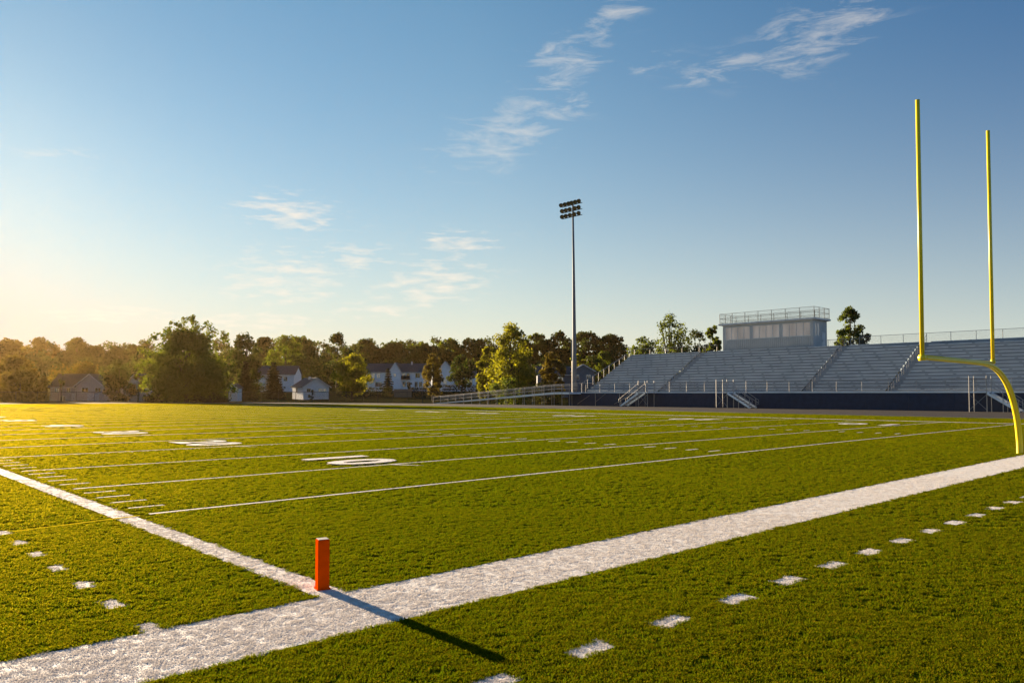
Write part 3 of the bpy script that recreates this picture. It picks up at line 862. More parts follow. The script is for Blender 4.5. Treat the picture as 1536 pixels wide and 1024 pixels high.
for i in range(4):
    a, b = Vector((*cor[i], zr)), Vector((*cor[(i + 1) % 4], zr)); L_ = (b - a).length; n = round(L_ / (1.95 if i % 2 == 0 else 1.45))
    for k in range(n):
        p = a.lerp(b, k / n); BB().tube([p - Vector((0, 0, 0.25)), p + Vector((0, 0, 1.45))], 0.036, 7).build('roof_post', MT['lamp'], pb, o=po)
    for q in (0.12, 0.75, 1.43):
        BB().tube([a + Vector((0, 0, q)), b + Vector((0, 0, q))], 0.024, 6).build('roof_rail', MT['lamp'], pb, o=po)
    BB().raw([a + Vector((0, 0, 0.1)), b + Vector((0, 0, 0.1)), b + Vector((0, 0, 1.4)), a + Vector((0, 0, 1.4))], [(0, 1, 2, 3)]).build('roof_mesh', MT['mesh_grey'], pb, o=po)
# small railed landing behind the box
for y in (39.2, 37.6, 36.2):
    BB().tube([(97.4, y, ZB), (97.4, y, ZB + 1.5)], 0.035, 7).build('deck_post', MT['steel'], bl)
BB().tube([(97.4, 39.3, ZB + 1.48), (97.4, 34.4, ZB + 1.48)], 0.03, 7).build('deck_rail', MT['steel'], bl)
BB().raw([(97.4, 39.3, ZB), (97.4, 34.4, ZB), (97.4, 34.4, ZB + 1.45), (97.4, 39.3, ZB + 1.45)], [(0, 1, 2, 3)]).build('chain_link', MT['mesh_grey'], bl)

# ------------------------------------------------------------------ floodlight mast
lx, ly = 83.9, 72.6
fm = thing('floodlight_mast', 'tall steel floodlight mast with three rows of lamps by the ramp', 'floodlight', (lx, ly, 0))
MB().tube([(0, 0, 0), (0, 0, 8.4), (0.0, 0.1, 20), (0.0, 0.25, 31.2)], [0.36, 0.30, 0.2, 0.13], 16).build('pole', MT['pole'], fm, True)
MB().tube([(0, 0, 0.0), (0, 0, 0.45)], 0.5, 16).build('base', MT['pole'], fm)
MB().box(-0.15, 0.15, 0.34, 0.55, 6.8, 9.9).build('control_box', MT['steel'], fm)
MB().tube([(-0.05, 0.42, 1.2), (-0.05, 0.42, 6.8)], 0.07, 8).build('conduit', MT['steel'], fm)
rows = [(31.15, [2.05, 1.25, 0.5, -0.15, -0.9, -1.65]), (30.2, [1.85, 1.05, 0.25, -0.8, -1.6]), (29.3, [1.85, 1.05, 0.2, -0.7, -1.6])]
lo = None
for z, ysl in rows:
    MB().bar((-0.2, 2.25, z - 0.28), (-0.2, -1.85, z - 0.28), 0.09).build('crossarm', MT['pole'], fm)
    for yy in ysl:
        yy += 0.25
        lm = MB()
        n = 14; prof = [(0.12, 0.34), (0.0, 0.34), (-0.06, 0.33), (-0.2, 0.27), (-0.34, 0.15), (-0.42, 0.06)]
        ax = Vector((-0.82, -0.12, -0.56)).normalized(); s_ = ax.cross(Vector((0, 0, 1))).normalized(); t_ = s_.cross(ax)
        vs, fs = [], []
        c = Vector((-0.45, yy, z))
        for (d_, r_) in prof:
            for q in range(n):
                an = q * 2 * math.pi / n; vs.append(c + ax * d_ + (s_ * math.cos(an) + t_ * math.sin(an)) * r_)
        for i in range(len(prof) - 1):
            for q in range(n):
                a, b = i * n + q, i * n + (q + 1) % n; fs.append((a, a + n, b + n, b))
        fs.append(tuple(range((len(prof) - 1) * n, len(prof) * n)))
        lm.raw(vs, fs); lm.bar((-0.2, yy, z - 0.24), c - ax * 0.3, 0.06)
        hd = lm.build('lamp_head', MT['lamp'], fm)
        MB().tube([c + ax * 0.06, c + ax * 0.08], 0.32, n).build('lens', MT['lens'], hd)

# ------------------------------------------------------------------ fences beyond the track
fence_pts = [(8, 173), (22, 173.5), (36, 170), (50, 160), (61, 146), (69, 133), (76, 119.5), (80.6, 107), (81.6, 103)]
fe = thing('chain_link_fence', 'black chain link fence along the far edge of the track', 'fence', (55, 150, 0))
fo = Vector((55, 150, 0))
acc = []
for a, b in zip(fence_pts[:-1], fence_pts[1:]):
    a, b = Vector((*a, 0)), Vector((*b, 0)); n = max(1, round((b - a).length / 3.4))
    acc += [a.lerp(b, k / n) for k in range(n)]
acc.append(Vector((*fence_pts[-1], 0)))
for k, p in enumerate(acc):
    BB().tube([p, p + Vector((0, 0, 2.2))], 0.055 if k % 3 == 0 else 0.04, 6).build('post', MT['black_steel'], fe, o=fo)
rl, ml = BB(), BB()
for a, b in zip(acc[:-1], acc[1:]):
    rl.tube([a + Vector((0, 0, 2.1)), b + Vector((0, 0, 2.1))], 0.045, 6)
    ml.raw([a + Vector((0, 0, 0.05)), b + Vector((0, 0, 0.05)), b + Vector((0, 0, 2.05)), a + Vector((0, 0, 2.05))], [(0, 1, 2, 3)])
rl.build('top_rail', MT['black_steel'], fe, o=fo); ml.build('chain_link', MT['mesh_black'], fe, o=fo)


# ------------------------------------------------------------------ houses
def local_frame(px, pyb, depth, rot=0.0):
    p = at(px, pyb, depth)
    return p, math.atan2(RIGHT.y, RIGHT.x) + rot


def house(name, label, px, pyb, depth, vols, rot=0.0, wall='siding', roof='shingle', chim=None, extras=()):
    """vols: dicts x,y,w,d,h (metres, local: x right, y away), gable 'f' (gable end faces us) or 's', rise, wins [(x,z,w,h)], doors"""
    p, rz = local_frame(px, pyb, depth, rot)
    t = thing(name, label, 'house', p, rz)
    for V in vols:
        x, y, w, d, h, rise = V['x'], V.get('y', 0), V['w'], V['d'], V['h'], V['rise']
        z0 = V.get('z', 0) - (3.0 if not V.get('z') else 0)
        wb = MB(); rb = MB(); ov = V.get('ov', 0.4); th = 0.16
        wb.box(x, x + w, y, y + d, z0, h)
        if V['gable'] == 'f':
            m = x + w / 2
            wb.raw([(x, y, h), (x + w, y, h), (m, y, h + rise), (x, y + d, h), (x + w, y + d, h), (m, y + d, h + rise)], [(0, 1, 2), (5, 4, 3), (0, 2, 5, 3), (1, 4, 5, 2)])
            k = rise / (w / 2)
            for sx in (-1, 1):
                xe = m + sx * (w / 2 + ov); ze = h - ov * k + 0.02
                rb.raw([(m, y - ov, h + rise + .02), (xe, y - ov, ze), (xe, y + d + ov, ze), (m, y + d + ov, h + rise + .02), (m, y - ov, h + rise + th), (xe, y - ov, ze + th), (xe, y + d + ov, ze + th), (m, y + d + ov, h + rise + th)],
                       [(0, 1, 2, 3), (7, 6, 5, 4), (0, 4, 5, 1), (1, 5, 6, 2), (2, 6, 7, 3), (3, 7, 4, 0)])
        else:
            m = y + d / 2
            wb.raw([(x, y, h), (x, y + d, h), (x, m, h + rise), (x + w, y, h), (x + w, y + d, h), (x + w, m, h + rise)], [(0, 2, 1), (3, 4, 5), (0, 3, 5, 2), (1, 2, 5, 4)])
            k = rise / (d / 2)
            for sy in (-1, 1):
                ye = m + sy * (d / 2 + ov); ze = h - ov * k + 0.02
                rb.raw([(x - ov, m, h + rise + .02), (x - ov, ye, ze), (x + w + ov, ye, ze), (x + w + ov, m, h + rise + .02), (x - ov, m, h + rise + th), (x - ov, ye, ze + th), (x + w + ov, ye, ze + th), (x + w + ov, m, h + rise + th)],
                       [(0, 1, 2, 3), (7, 6, 5, 4), (0, 4, 5, 1), (1, 5, 6, 2), (2, 6, 7, 3), (3, 7, 4, 0)])
        wb.build('wall', MT[V.get('wall', wall)], t); ro_ = rb.build('roof', MT[roof], t)
        if V['gable'] == 'f':      # white barge boards on the gable
            m = x + w / 2; bb = MB(); k = rise / (w / 2)
            for sx in (-1, 1):
                bb.bar((m, y - ov - 0.03, h + rise + 0.0), (m + sx * (w / 2 + ov), y - ov - 0.03, h - ov * k), 0.05, 0.2)
            bb.build('barge_board', MT['trim'], ro_)
        else:
            MB().box(x - ov, x + w + ov, y - ov - 0.06, y - ov - 0.003, h - ov * rise / (d / 2) - 0.03, h - ov * rise / (d / 2) + 0.15).build('gutter', MT['trim'], ro_)
        for (wx, wz, ww, wh) in V.get('wins', ()):
            yy = y
            fr = MB(); e = 0.1
            fr.box(x + wx - e, x + wx + ww + e, yy - 0.06, yy - 0.002, wz - e, wz); fr.box(x + wx - e, x + wx + ww + e, yy - 0.06, yy - 0.002, wz + wh, wz + wh + e)
            fr.box(x + wx - e, x + wx, yy - 0.06, yy - 0.002, wz, wz + wh); fr.box(x + wx + ww, x + wx + ww + e, yy - 0.06, yy - 0.002, wz, wz + wh)
            if ww > 0.7: fr.box(x + wx + ww / 2 - 0.03, x + wx + ww / 2 + 0.03, yy - 0.05, yy - 0.028, wz, wz + wh)
            f_ = fr.build('window', MT['trim'], t)
            MB().box(x + wx, x + wx + ww, yy - 0.025, yy - 0.004, wz, wz + wh).build('pane', MT['glass'], f_)
        for (wy, wz, ww, wh) in V.get('swins', ()):          # windows in the left-hand side wall
            fr = MB(); e = 0.1
            fr.box(x - 0.06, x - 0.002, y + wy - e, y + wy + ww + e, wz - e, wz); fr.box(x - 0.06, x - 0.002, y + wy - e, y + wy + ww + e, wz + wh, wz + wh + e)
            fr.box(x - 0.06, x - 0.002, y + wy - e, y + wy, wz, wz + wh); fr.box(x - 0.06, x - 0.002, y + wy + ww, y + wy + ww + e, wz, wz + wh)
            f_ = fr.build('window', MT['trim'], t)
            MB().box(x - 0.025, x - 0.004, y + wy, y + wy + ww, wz, wz + wh).build('pane', MT['glass'], f_)
        for (wx, ww, wh, mat) in V.get('doors', ()):
            d_ = MB().box(x + wx, x + wx + ww, y - 0.05, y - 0.002, 0, wh)
            if ww > 2:
                for q in range(1, 4): d_.box(x + wx + 0.05, x + wx + ww - 0.05, y - 0.07, y - 0.05, wh * q / 4 - 0.02, wh * q / 4 + 0.02)
            dd = d_.build('garage_door' if ww > 2 else 'door', MT[mat], t)
            MB().box(x + wx + ww * 0.5 - 0.1, x + wx + ww * 0.5 + 0.1, y - 0.1, y - 0.071, 0.9, 1.0).build('handle', MT['dark'], dd)
    if chim:
        cx, cy, z0, z1 = chim
        MB().box(cx - 0.2, cx + 0.2, cy - 0.2, cy + 0.2, z0, z1).build('chimney', MT['trim'], t)
    for nm, mb, mt in extras: mb.build(nm, MT[mt], t)
    return t


# shaded white house far left (depth 176 -> 0.153 m per pixel)
house('house', 'shaded white house with brown gabled roof behind the orange bush', 70, 603, 176, [
    dict(x=0, y=1.2, w=7.5, d=8, h=3.6, rise=2.9, gable='s', wins=[(1.1, 2.2, 0.9, 1.0), (3.9, 2.2, 0.8, 1.1), (5.9, 2.3, 0.7, 0.9), (2.4, 0.3, 1.2, 1.1)], doors=[(5.0, 0.95, 2.0, 'trim')]),
    dict(x=6.7, y=0, w=6.4, d=9, h=3.8, rise=2.6, gable='f', ov=0.5, wins=[(1.3, 2.4, 1.5, 0.9), (4.4, 2.4, 1.3, 0.9)], doors=[(2.6, 2.7, 2.0, 'garage')])],
    wall='siding_shade', roof='shingle_brown')
house('garage', 'small white garage with peaked roof left of the biggest tree', 187, 603, 172, [
    dict(x=0, y=0, w=4.6, d=6, h=3.9, rise=2.4, gable='f', wins=[(0.5, 2.4, 0.7, 0.9)], doors=[(1.4, 2.9, 2.2, 'garage')])], wall='siding')
house('shed', 'tiny white shed with low roof right of the biggest tree', 343, 597, 172, [
    dict(x=0, y=0, w=1.9, d=3, h=2.4, rise=0.8, gable='f', ov=0.3, wins=[(0.7, 1.2, 0.6, 0.6)], doors=[(0.15, 0.45, 1.6, 'trim')])], wall='siding')
house('house', 'grey roofed white house mostly hidden behind the dark pines', 384, 592, 232, [
    dict(x=0, y=0, w=11.5, d=8, h=6.2, rise=2.6, gable='s', wins=[(1.4, 4.2, 0.9, 1.2), (3.2, 1.2, 1.0, 1.7), (8.4, 4.2, 1.0, 1.2)], doors=[(2.0, 1.0, 2.1, 'trim')]),
    dict(x=-0.2, y=-1.4, w=4.2, d=2.4, h=4.3, rise=1.5, gable='f', ov=0.3, wins=[(1.6, 2.4, 1.0, 1.3)])], wall='siding')
house('cottage', 'small white cottage with grey gabled roof behind the fence', 455, 594.5, 185, [
    dict(x=0, y=0, w=6.6, d=6.8, h=2.45, rise=2.05, gable='f', ov=0.45, wins=[(0.9, 1.15, 0.9, 0.75), (3.9, 1.15, 0.75, 0.75), (5.0, 1.15, 0.75, 0.75)], swins=[(3.6, 1.0, 0.7, 1.0)], doors=[(2.2, 0.8, 1.5, 'trim')])],
    rot=R(38), chim=(2.6, 2.4, 3.2, 4.9))
porch = MB().box(-0.4, 2.9, -1.9, 0, 2.75, 2.95)
balc = MB().box(11.0, 13.6, -1.1, -0.003, 2.9, 3.05).box(11.0, 13.6, -1.1, -1.04, 3.05, 3.95)
house('house', 'long white two storey house with grey roof and tall central gable', 548, 583, 232, [
    dict(x=0, y=0, w=19.5, d=8, h=5.1, rise=2.6, gable='s', wins=[(1.9, 3.3, 0.9, 1.35), (3.5, 3.3, 0.9, 1.35), (3.0, 0.7, 2.1, 1.3), (11.2, 3.2, 0.85, 1.5), (12.5, 3.2, 0.85, 1.5), (15.2, 3.4, 1.3, 1.3), (11.3, 0.6, 0.9, 1.5), (12.6, 0.6, 0.9, 1.5), (15.0, 0.6, 0.8, 1.5), (16.3, 0.6, 0.8, 1.5)]),
    dict(x=7.5, y=-1.2, w=3.3, d=5, h=5.3, rise=2.6, gable='f', ov=0.3, wins=[(1.25, 3.7, 0.6, 0.9)])],
    wall='siding', chim=(13.6, 3.5, 7.0, 8.4), extras=[('porch_roof', porch, 'shingle'), ('balcony', balc, 'dark')])
house('house', 'white gabled house half hidden between two small trees', 655, 580, 236, [
    dict(x=0.5, y=0, w=4.2, d=7, h=5.2, rise=2.6, gable='f', ov=0.4, wins=[(1.6, 0.9, 1.0, 1.4)]),
    dict(x=3.8, y=1.2, w=8.0, d=7, h=3.2, rise=1.6, gable='s', wins=[(1.6, 0.7, 0.7, 1.5), (3.0, 0.7, 0.7, 1.5), (4.4, 0.7, 0.7, 1.5), (6.4, 0.7, 0.7, 1.5)])], wall='siding')
house('house', 'dark blue grey house behind the floodlight mast', 858, 578, 190, [
    dict(x=0, y=0, w=5.6, d=7, h=3.6, rise=1.6, gable='f', wins=[(0.8, 1.4, 0.9, 1.2), (3.6, 1.4, 1.0, 1.2)]),
    dict(x=-8.5, y=2, w=8.5, d=7, h=2.8, rise=2.0, gable='s', wins=[(2.0, 1.2, 1.0, 1.0), (5.0, 1.2, 1.4, 1.0)])], wall='siding_blue')


# ------------------------------------------------------------------ trees, one by one
def base_at(px, depth):
    p = at(px, 590, depth); return Vector((p.x, p.y, terrain(p.x, p.y) - 0.05))


def tree_px(name, label, px, ytop, wpx, depth, kind, mat, seed, **kw):
    b = base_at(px, depth); h = at(px, ytop, depth).z - b.z; w = wpx * depth / F
    if kind == 'conifer': return conifer(name, label, b, h, w, MT[mat], seed, group=kw.get('group'))
    return tree(name, label, b, h, w, kind, MT[mat], seed, **kw)


G1 = 'trees around the far houses'
BIG_LOBES = []
for (lx_, ly_, lr_) in ((256, 493, 1.1), (263, 484, 1.0), (272, 489, 1.0), (283, 478, 1.05), (291, 474, 0.9), (300, 481, 1.0), (297, 489, 1.1), (314, 485, 0.9), (318, 495, 1.1), (230, 506, 1.0), (238, 501, 0.8), (344, 506, 1.2), (334, 500, 0.9), (280, 499, 1.5), (265, 503, 1.4), (308, 505, 1.5), (213, 545, 1.4), (350, 548, 1.3), (346, 578, 1.2), (218, 525, 1.2)):
    off = at(lx_, ly_, 153) - base_at(279, 153)
    for j in range(3): BIG_LOBES.append((off.x + rng.normal() * 0.7, off.y + rng.normal() * 1.0, off.z - 0.35 * j * lr_, lr_ * rng.uniform(0.6, 0.95)))
big = tree_px('broadleaf_tree', 'biggest tall green tree behind the far end of the field', 279, 493, 142, 153, 'tall', 'leaf_green', 101, n=120, per=120, leaf=0.26, trunk=0.06, limbs=16, extra=BIG_LOBES)
tree_px('shrub', 'low dark bush at the foot of the biggest tree, left side', 240, 589, 50, 151, 'dome', 'leaf_hedge', 102, n=16, per=70, leaf=0.2, trunk=0.0, cat='bush')
tree_px('shrub', 'low dark bush at the foot of the biggest tree, right side', 315, 588, 60, 151.5, 'dome', 'leaf_hedge', 103, n=18, per=70, leaf=0.2, trunk=0.0, cat='bush')
tree_px('small_tree', 'small reddish green tree leaning over the white garage', 207, 561, 32, 160, 'round', 'leaf_orange', 104, n=18, per=70, leaf=0.22, trunk=0.12, group=G1)
tree_px('broadleaf_tree', 'dark bushy tree between the shaded white house and the white garage', 178, 541, 52, 166, 'oak', 'leaf_dark', 105, n=34, per=100, leaf=0.24, trunk=0.03, group=G1)
tree_px('autumn_tree', 'orange tinted tree above the bush at the left edge', 22, 532, 84, 170, 'oak', 'leaf_orange', 106, n=40, per=110, leaf=0.26, trunk=0.1)
tree_px('shrub', 'large rounded orange brown bush at the left edge', 30, 556, 96, 160, 'dome', 'leaf_orange', 107, n=44, per=110, leaf=0.24, trunk=0.0, cat='bush')
tree_px('street_tree', 'thin dark little tree in front of the shaded white house', 92, 560, 12, 172, 'round', 'leaf_dark', 108, n=8, per=30, leaf=0.2, trunk=0.5)
tree_px('broadleaf_tree', 'broad dark tree with glowing rim behind the shaded white house', 120, 541, 100, 205, 'dome', 'leaf_orange', 109, n=34, per=100, leaf=0.32, trunk=0.1, group=G1)
tree_px('broadleaf_tree', 'tall dark tree right of the biggest tree', 366, 499, 66, 215, 'tall', 'leaf_dark', 110, n=48, per=100, leaf=0.32, trunk=0.05, group=G1)
tree_px('pine_tree', 'wide dark pine beside the tiny white shed', 368, 540, 38, 178, 'conifer', 'leaf_needle', 111, group=G1)
tree_px('pine_tree', 'pointed dark pine left of the small cottage', 410, 541, 40, 190, 'conifer', 'leaf_needle', 112, group=G1)
tree_px('broadleaf_tree', 'tall olive tree rising behind the grey roofed white house', 428, 502, 64, 262, 'oak', 'leaf_green', 113, n=46, per=95, leaf=0.36, trunk=0.05, group=G1)
tree_px('broadleaf_tree', 'broad brownish tree directly behind the small cottage', 462, 520, 76, 250, 'oak', 'leaf_dark', 114, n=44, per=95, leaf=0.34, trunk=0.05, group=G1)
tree_px('broadleaf_tree', 'tall dark tree with clumpy top behind the rounded yellow green tree', 505, 499, 54, 262, 'tall', 'leaf_dark', 115, n=40, per=95, leaf=0.34, trunk=0.05, group=G1)
tree_px('maple_tree', 'rounded yellow green tree glowing beside the long white house', 528, 531, 66, 178, 'round', 'leaf_lime', 116, n=60, per=110, leaf=0.24, trunk=0.16, limbs=9)
tree_px('spruce_tree', 'small dark spruce before the central gable of the white house', 582, 550, 20, 205, 'conifer', 'leaf_needle', 117)
tree_px('maple_tree', 'brown orange oval tree in front of the long white house', 649, 531, 40, 178, 'oak', 'leaf_orange', 118, n=36, per=90, leaf=0.22, trunk=0.1, group=G1)
tree_px('maple_tree', 'dark green round tree in front of the half hidden gabled house', 692, 533, 48, 185, 'oak', 'leaf_dark', 119, n=32, per=90, leaf=0.24, trunk=0.26, group=G1)
tree_px('broadleaf_tree', 'tall bright yellow green tree above the ramp', 766, 484, 84, 150, 'tall', 'leaf_lime', 120, n=72, per=105, leaf=0.24, trunk=0.1, limbs=14)
tree_px('maple_tree', 'bright lime tree at the left shoulder of the tall yellow green tree', 733, 521, 40, 158, 'oak', 'leaf_lime', 121, n=30, per=90, leaf=0.24, trunk=0.1)
tree_px('maple_tree', 'reddish tipped tree between the tall yellow green tree and the mast', 828, 528, 46, 165, 'oak', 'leaf_orange', 122, n=40, per=90, leaf=0.25, trunk=0.1)
tree_px('broadleaf_tree', 'small lime tree rising just behind the mast', 868, 531, 34, 205, 'oak', 'leaf_lime', 123, n=24, per=80, leaf=0.28, trunk=0.1)
tree_px('broadleaf_tree', 'dark green tree behind the sloping left rail of the bleachers', 905, 527, 46, 200, 'tall', 'leaf_green', 124, n=30, per=85, leaf=0.28, trunk=0.05)
tree_px('shrub', 'green bush behind the middle of the ramp', 762, 566, 70, 128, 'dome', 'leaf_green', 125, n=28, per=80, leaf=0.18, trunk=0.0, cat='bush')
tree_px('shrub', 'dark green bush behind the upper end of the ramp', 820, 567, 56, 130, 'dome', 'leaf_hedge', 126, n=22, per=80, leaf=0.18, trunk=0.0, cat='bush')
tree_px('shrub', 'small round bush before the long white house', 616, 574, 10, 215, 'dome', 'leaf_hedge', 127, n=8, per=50, leaf=0.2, trunk=0.0, cat='bush')
tree_px('shrub', 'small dark bush against the cottage gable', 468, 585, 10, 180, 'dome', 'leaf_hedge', 128, n=8, per=50, leaf=0.16, trunk=0.0, cat='bush')
# behind the bleachers
tree_px('broadleaf_tree', 'sparse tall tree with open top left of the press box', 1008, 470, 66, 150, 'tall', 'leaf_green', 131, n=60, per=44, leaf=0.2, trunk=0.3, limbs=30)
tree_px('broadleaf_tree', 'dense green tree behind the left back rail of the bleachers', 968, 505, 76, 165, 'oak', 'leaf_green', 132, n=36, per=90, leaf=0.24, trunk=0.3)
tree_px('broadleaf_tree', 'dark tree with flat top near the left wall of the press box', 1042, 494, 60, 158, 'oak', 'leaf_dark', 133, n=32, per=80, leaf=0.24, trunk=0.3, limbs=12)
tree_px('broadleaf_tree', 'thin tree just left of the press box', 1070, 488, 34, 150, 'tall', 'leaf_green', 134, n=30, per=70, leaf=0.22, trunk=0.3)
tree_px('broadleaf_tree', 'narrow upright tree right of the press box', 1276, 462, 52, 140, 'tall', 'leaf_green', 135, n=38, per=80, leaf=0.22, trunk=0.3, limbs=12)
tree_px('broadleaf_tree', 'short dark tree beside the narrow upright tree behind the stands', 1300, 500, 34, 138, 'oak', 'leaf_dark', 136, n=18, per=70, leaf=0.2, trunk=0.3)

# wooded ridge: the trees that stand out on its skyline, and the wood below them as one mass
RIDGE = [
    (8, 508, 52, 'leaf_orange', 'glowing ridge tree at the left edge of the skyline'),
    (62, 506, 62, 'leaf_orange', 'broad dark ridge tree above the orange tree'),
    (113, 506, 50, 'leaf_dark', 'domed ridge tree above the shaded white house'),
    (160, 517, 50, 'leaf_dark', 'low ridge tree above the white garage roof'),
    (200, 516, 40, 'leaf_dark', 'ridge tree touching the left side of the biggest tree'),
    (395, 506, 40, 'leaf_dark', 'ridge tree in the dip above the pointed pine'),
    (448, 503, 50, 'leaf_green', 'sunlit ridge tree above the small cottage'),
    (548, 508, 46, 'leaf_dark', 'rounded ridge tree above the yellow green maple'),
    (590, 513, 44, 'leaf_dark', 'ridge tree above the spruce and central gable'),
    (632, 513, 46, 'leaf_green', 'greenish ridge tree above the balcony end of the white house'),
    (672, 508, 46, 'leaf_green', 'ridge tree above the half hidden gabled house'),
    (712, 503, 50, 'leaf_dark', 'ridge tree left of the tall yellow green tree'),
    (802, 499, 42, 'leaf_green', 'ridge tree right of the tall yellow green tree'),
    (838, 497, 44, 'leaf_dark', 'flat topped ridge tree just left of the mast'),
    (878, 496, 50, 'leaf_dark', 'flat topped ridge tree just right of the mast'),
    (915, 501, 46, 'leaf_dark', 'last ridge tree before the skyline drops to the bleachers'),
]
for i, (px, yt, wp, mt, lb) in enumerate(RIDGE):
    tree_px('ridge_tree', lb, px, yt, wp * 1.2, 330 + (i * 37) % 40, 'dome', mt, 300 + i, n=50, per=85, leaf=0.55, trunk=0.25, group='trees on the wooded ridge', flat=0.7)
wc = []
r_ = np.random.default_rng(77)
for row, (dep, yt, jit) in enumerate(((380, 511, 7), (345, 525, 9), (310, 540, 9), (280, 552, 8))):
    for px in np.arange(-130, 950, 30):
        q = px + r_.uniform(-12, 12); y_ = yt + r_.uniform(-jit, jit); d_ = dep + r_.uniform(-12, 12)
        if row == 3 and 540 < q < 720: continue
        b = base_at(q, d_); h = at(q, y_, d_).z - b.z; w = r_.uniform(38, 56) * d_ / F
        for c in crown_clumps('dome', w * 1.15, h, 1000 + int(px) + row * 5000, 26, 0.05):
            wc.append((c[0] + b.x, c[1] + b.y, c[2] + b.z, c[3] * 1.25))
c, u, v, ti = leaves_at(wc, 34, 0.62, 78, 0.75)
tag(link('woods', quad_mesh('woods', c, u, v, MT['leaf_dark'], ti)), 'dark wood covering the far hillside behind the houses', 'woods', kind='stuff')


def hedge(label, px0, px1, ytop, depth, seed, hgt=None):
    a, b = base_at(px0, depth), base_at(px1, depth); h = at(px0, ytop, depth).z - a.z
    n = max(6, int((b - a).length / 0.8)); r = np.random.default_rng(seed)
    cl = []
    for k in range(n):
        p = a.lerp(b, (k + 0.5) / n)
        for z in (0.25, 0.6, 0.88): cl.append((p.x - a.x + r.normal() * 0.12, p.y - a.y + r.normal() * 0.12, p.z - a.z + h * z, 0.62 + 0.12 * r.random()))
    c, u, v, ti = leaves_at(cl, 46, 0.16, seed, 0.7)
    o = link('hedge', quad_mesh('hedge', c, u, v, MT['leaf_hedge'], ti)); o.location = a
    tag(o, label, 'hedge')


hedge('dark clipped hedge in front of the left end of the long white house', 505, 590, 581, 200, 61)
hedge('dark clipped hedge below the half hidden gabled house', 664, 720, 577, 205, 62)
hedge('short dark hedge right of the pale wooden screen', 617, 640, 581, 198, 63)
# low wooden screen between the hedges
p, rz = local_frame(591, 592, 192)
wsn = thing('wooden_screen', 'low weathered wooden screen between two dark hedges', 'fence', p, rz)
MB().box(0, 4.4, 0, 0.06, -0.6, 1.45).build('board_panel', MT['tan_wood'], wsn)
for k in range(4): MB().box(k * 1.43, k * 1.43 + 0.1, -0.08, -0.002, -0.6, 1.52).build('post', MT['tan_wood'], wsn)

# ------------------------------------------------------------------ haze
hz = MB().box(-160, 560, -110, 620, -1.2, 36).build('haze', bpy.data.materials.new('haze'))
tag(hz, 'thin warm evening haze over the field and the houses', 'haze', kind='stuff')
m = hz.data.materials[0]; m.use_nodes = True; nt = m.node_tree; nt.nodes.clear()
vo = nt.nodes.new('ShaderNodeVolumePrincipled'); out = nt.nodes.new('ShaderNodeOutputMaterial')
vo.inputs['Color'].default_value = (1.0, 0.66, 0.26, 1); vo.inputs['Density'].default_value = 0.000042; vo.inputs['Anisotropy'].default_value = 0.72
nt.links.new(vo.outputs[0], out.inputs['Volume'])

# ------------------------------------------------------------------ sky, sun
SKY_GAMMA, SKY_TINT = 0.78, (0.63, 0.98, 1.07, 1)
SKY_CREAM = (3.5, 3.4, 3.35, 1)
w = bpy.data.worlds.new('World'); scene.world = w; w.use_nodes = True
nt = w.node_tree; N, L = nt.nodes, nt.links; N.clear()
out = N.new('ShaderNodeOutputWorld'); bg = N.new('ShaderNodeBackground'); bg.inputs[1].default_value = 0.054
sky = N.new('ShaderNodeTexSky'); sky.sky_type = 'NISHITA'; sky.sun_disc = False
sky.sun_elevation = SUN_EL; sky.sun_rotation = SUN_AZ; sky.air_density = 1.0; sky.dust_density = 0.2; sky.ozone_density = 3.0; sky.altitude = 50
tc = N.new('ShaderNodeTexCoord')
L.new(bg.outputs[0], out.inputs[0])


def WM(op, a, b=None, c=None, clamp=False):
    k = N.new('ShaderNodeMath'); k.operation = op; k.use_clamp = clamp
    for i, v in enumerate((a, b, c)):
        if v is None: continue
        if isinstance(v, (int, float)): k.inputs[i].default_value = v
        else: L.new(v, k.inputs[i])
    return k.outputs[0]


sx = N.new('ShaderNodeSeparateXYZ'); L.new(tc.outputs['Generated'], sx.inputs[0])
# azimuth (right of the view axis) and elevation in degrees
ca = WM('ADD', WM('MULTIPLY', sx.outputs[0], FWD.x), WM('MULTIPLY', sx.outputs[1], FWD.y))
sa = WM('ADD', WM('MULTIPLY', sx.outputs[0], RIGHT.x), WM('MULTIPLY', sx.outputs[1], RIGHT.y))
az = WM('MULTIPLY', WM('ARCTAN2', sa, ca), 57.2958)
el = WM('MULTIPLY', WM('ARCSINE', sx.outputs[2]), 57.2958)
cv = N.new('ShaderNodeCombineXYZ'); L.new(az, cv.inputs[0]); L.new(WM('MULTIPLY', el, 1.9), cv.inputs[1])


def wnoise(scale, detail, rough, dist=0.0, rot=0.0, sc=(1, 1, 1), off=0.0):
    mp = N.new('ShaderNodeMapping'); mp.inputs['Rotation'].default_value = (0, 0, rot); mp.inputs['Scale'].default_value = sc; mp.inputs['Location'].default_value = (off, off * 0.7, 0)
    L.new(cv.outputs[0], mp.inputs[0])
    n = N.new('ShaderNodeTexNoise'); n.noise_dimensions = '3D'; n.inputs['Scale'].default_value = scale; n.inputs['Detail'].default_value = detail
    n.inputs['Roughness'].default_value = rough; n.inputs['Distortion'].default_value = dist
    L.new(mp.outputs[0], n.inputs['Vector']); return n.outputs[0]


cirrus = wnoise(0.46, 11, 0.66, 0.55, R(-24), (0.55, 1.25, 1))
puffs = wnoise(0.95, 8, 0.56, 0.2, R(4), (0.55, 1.3, 1), 17.0)


def sky_deg(px, py):
    d, f = ray(px, py); r = Vector(d).normalized()
    return math.degrees(math.atan2(r.dot(RIGHT), r.dot(FWD))), math.degrees(math.asin(r.z))


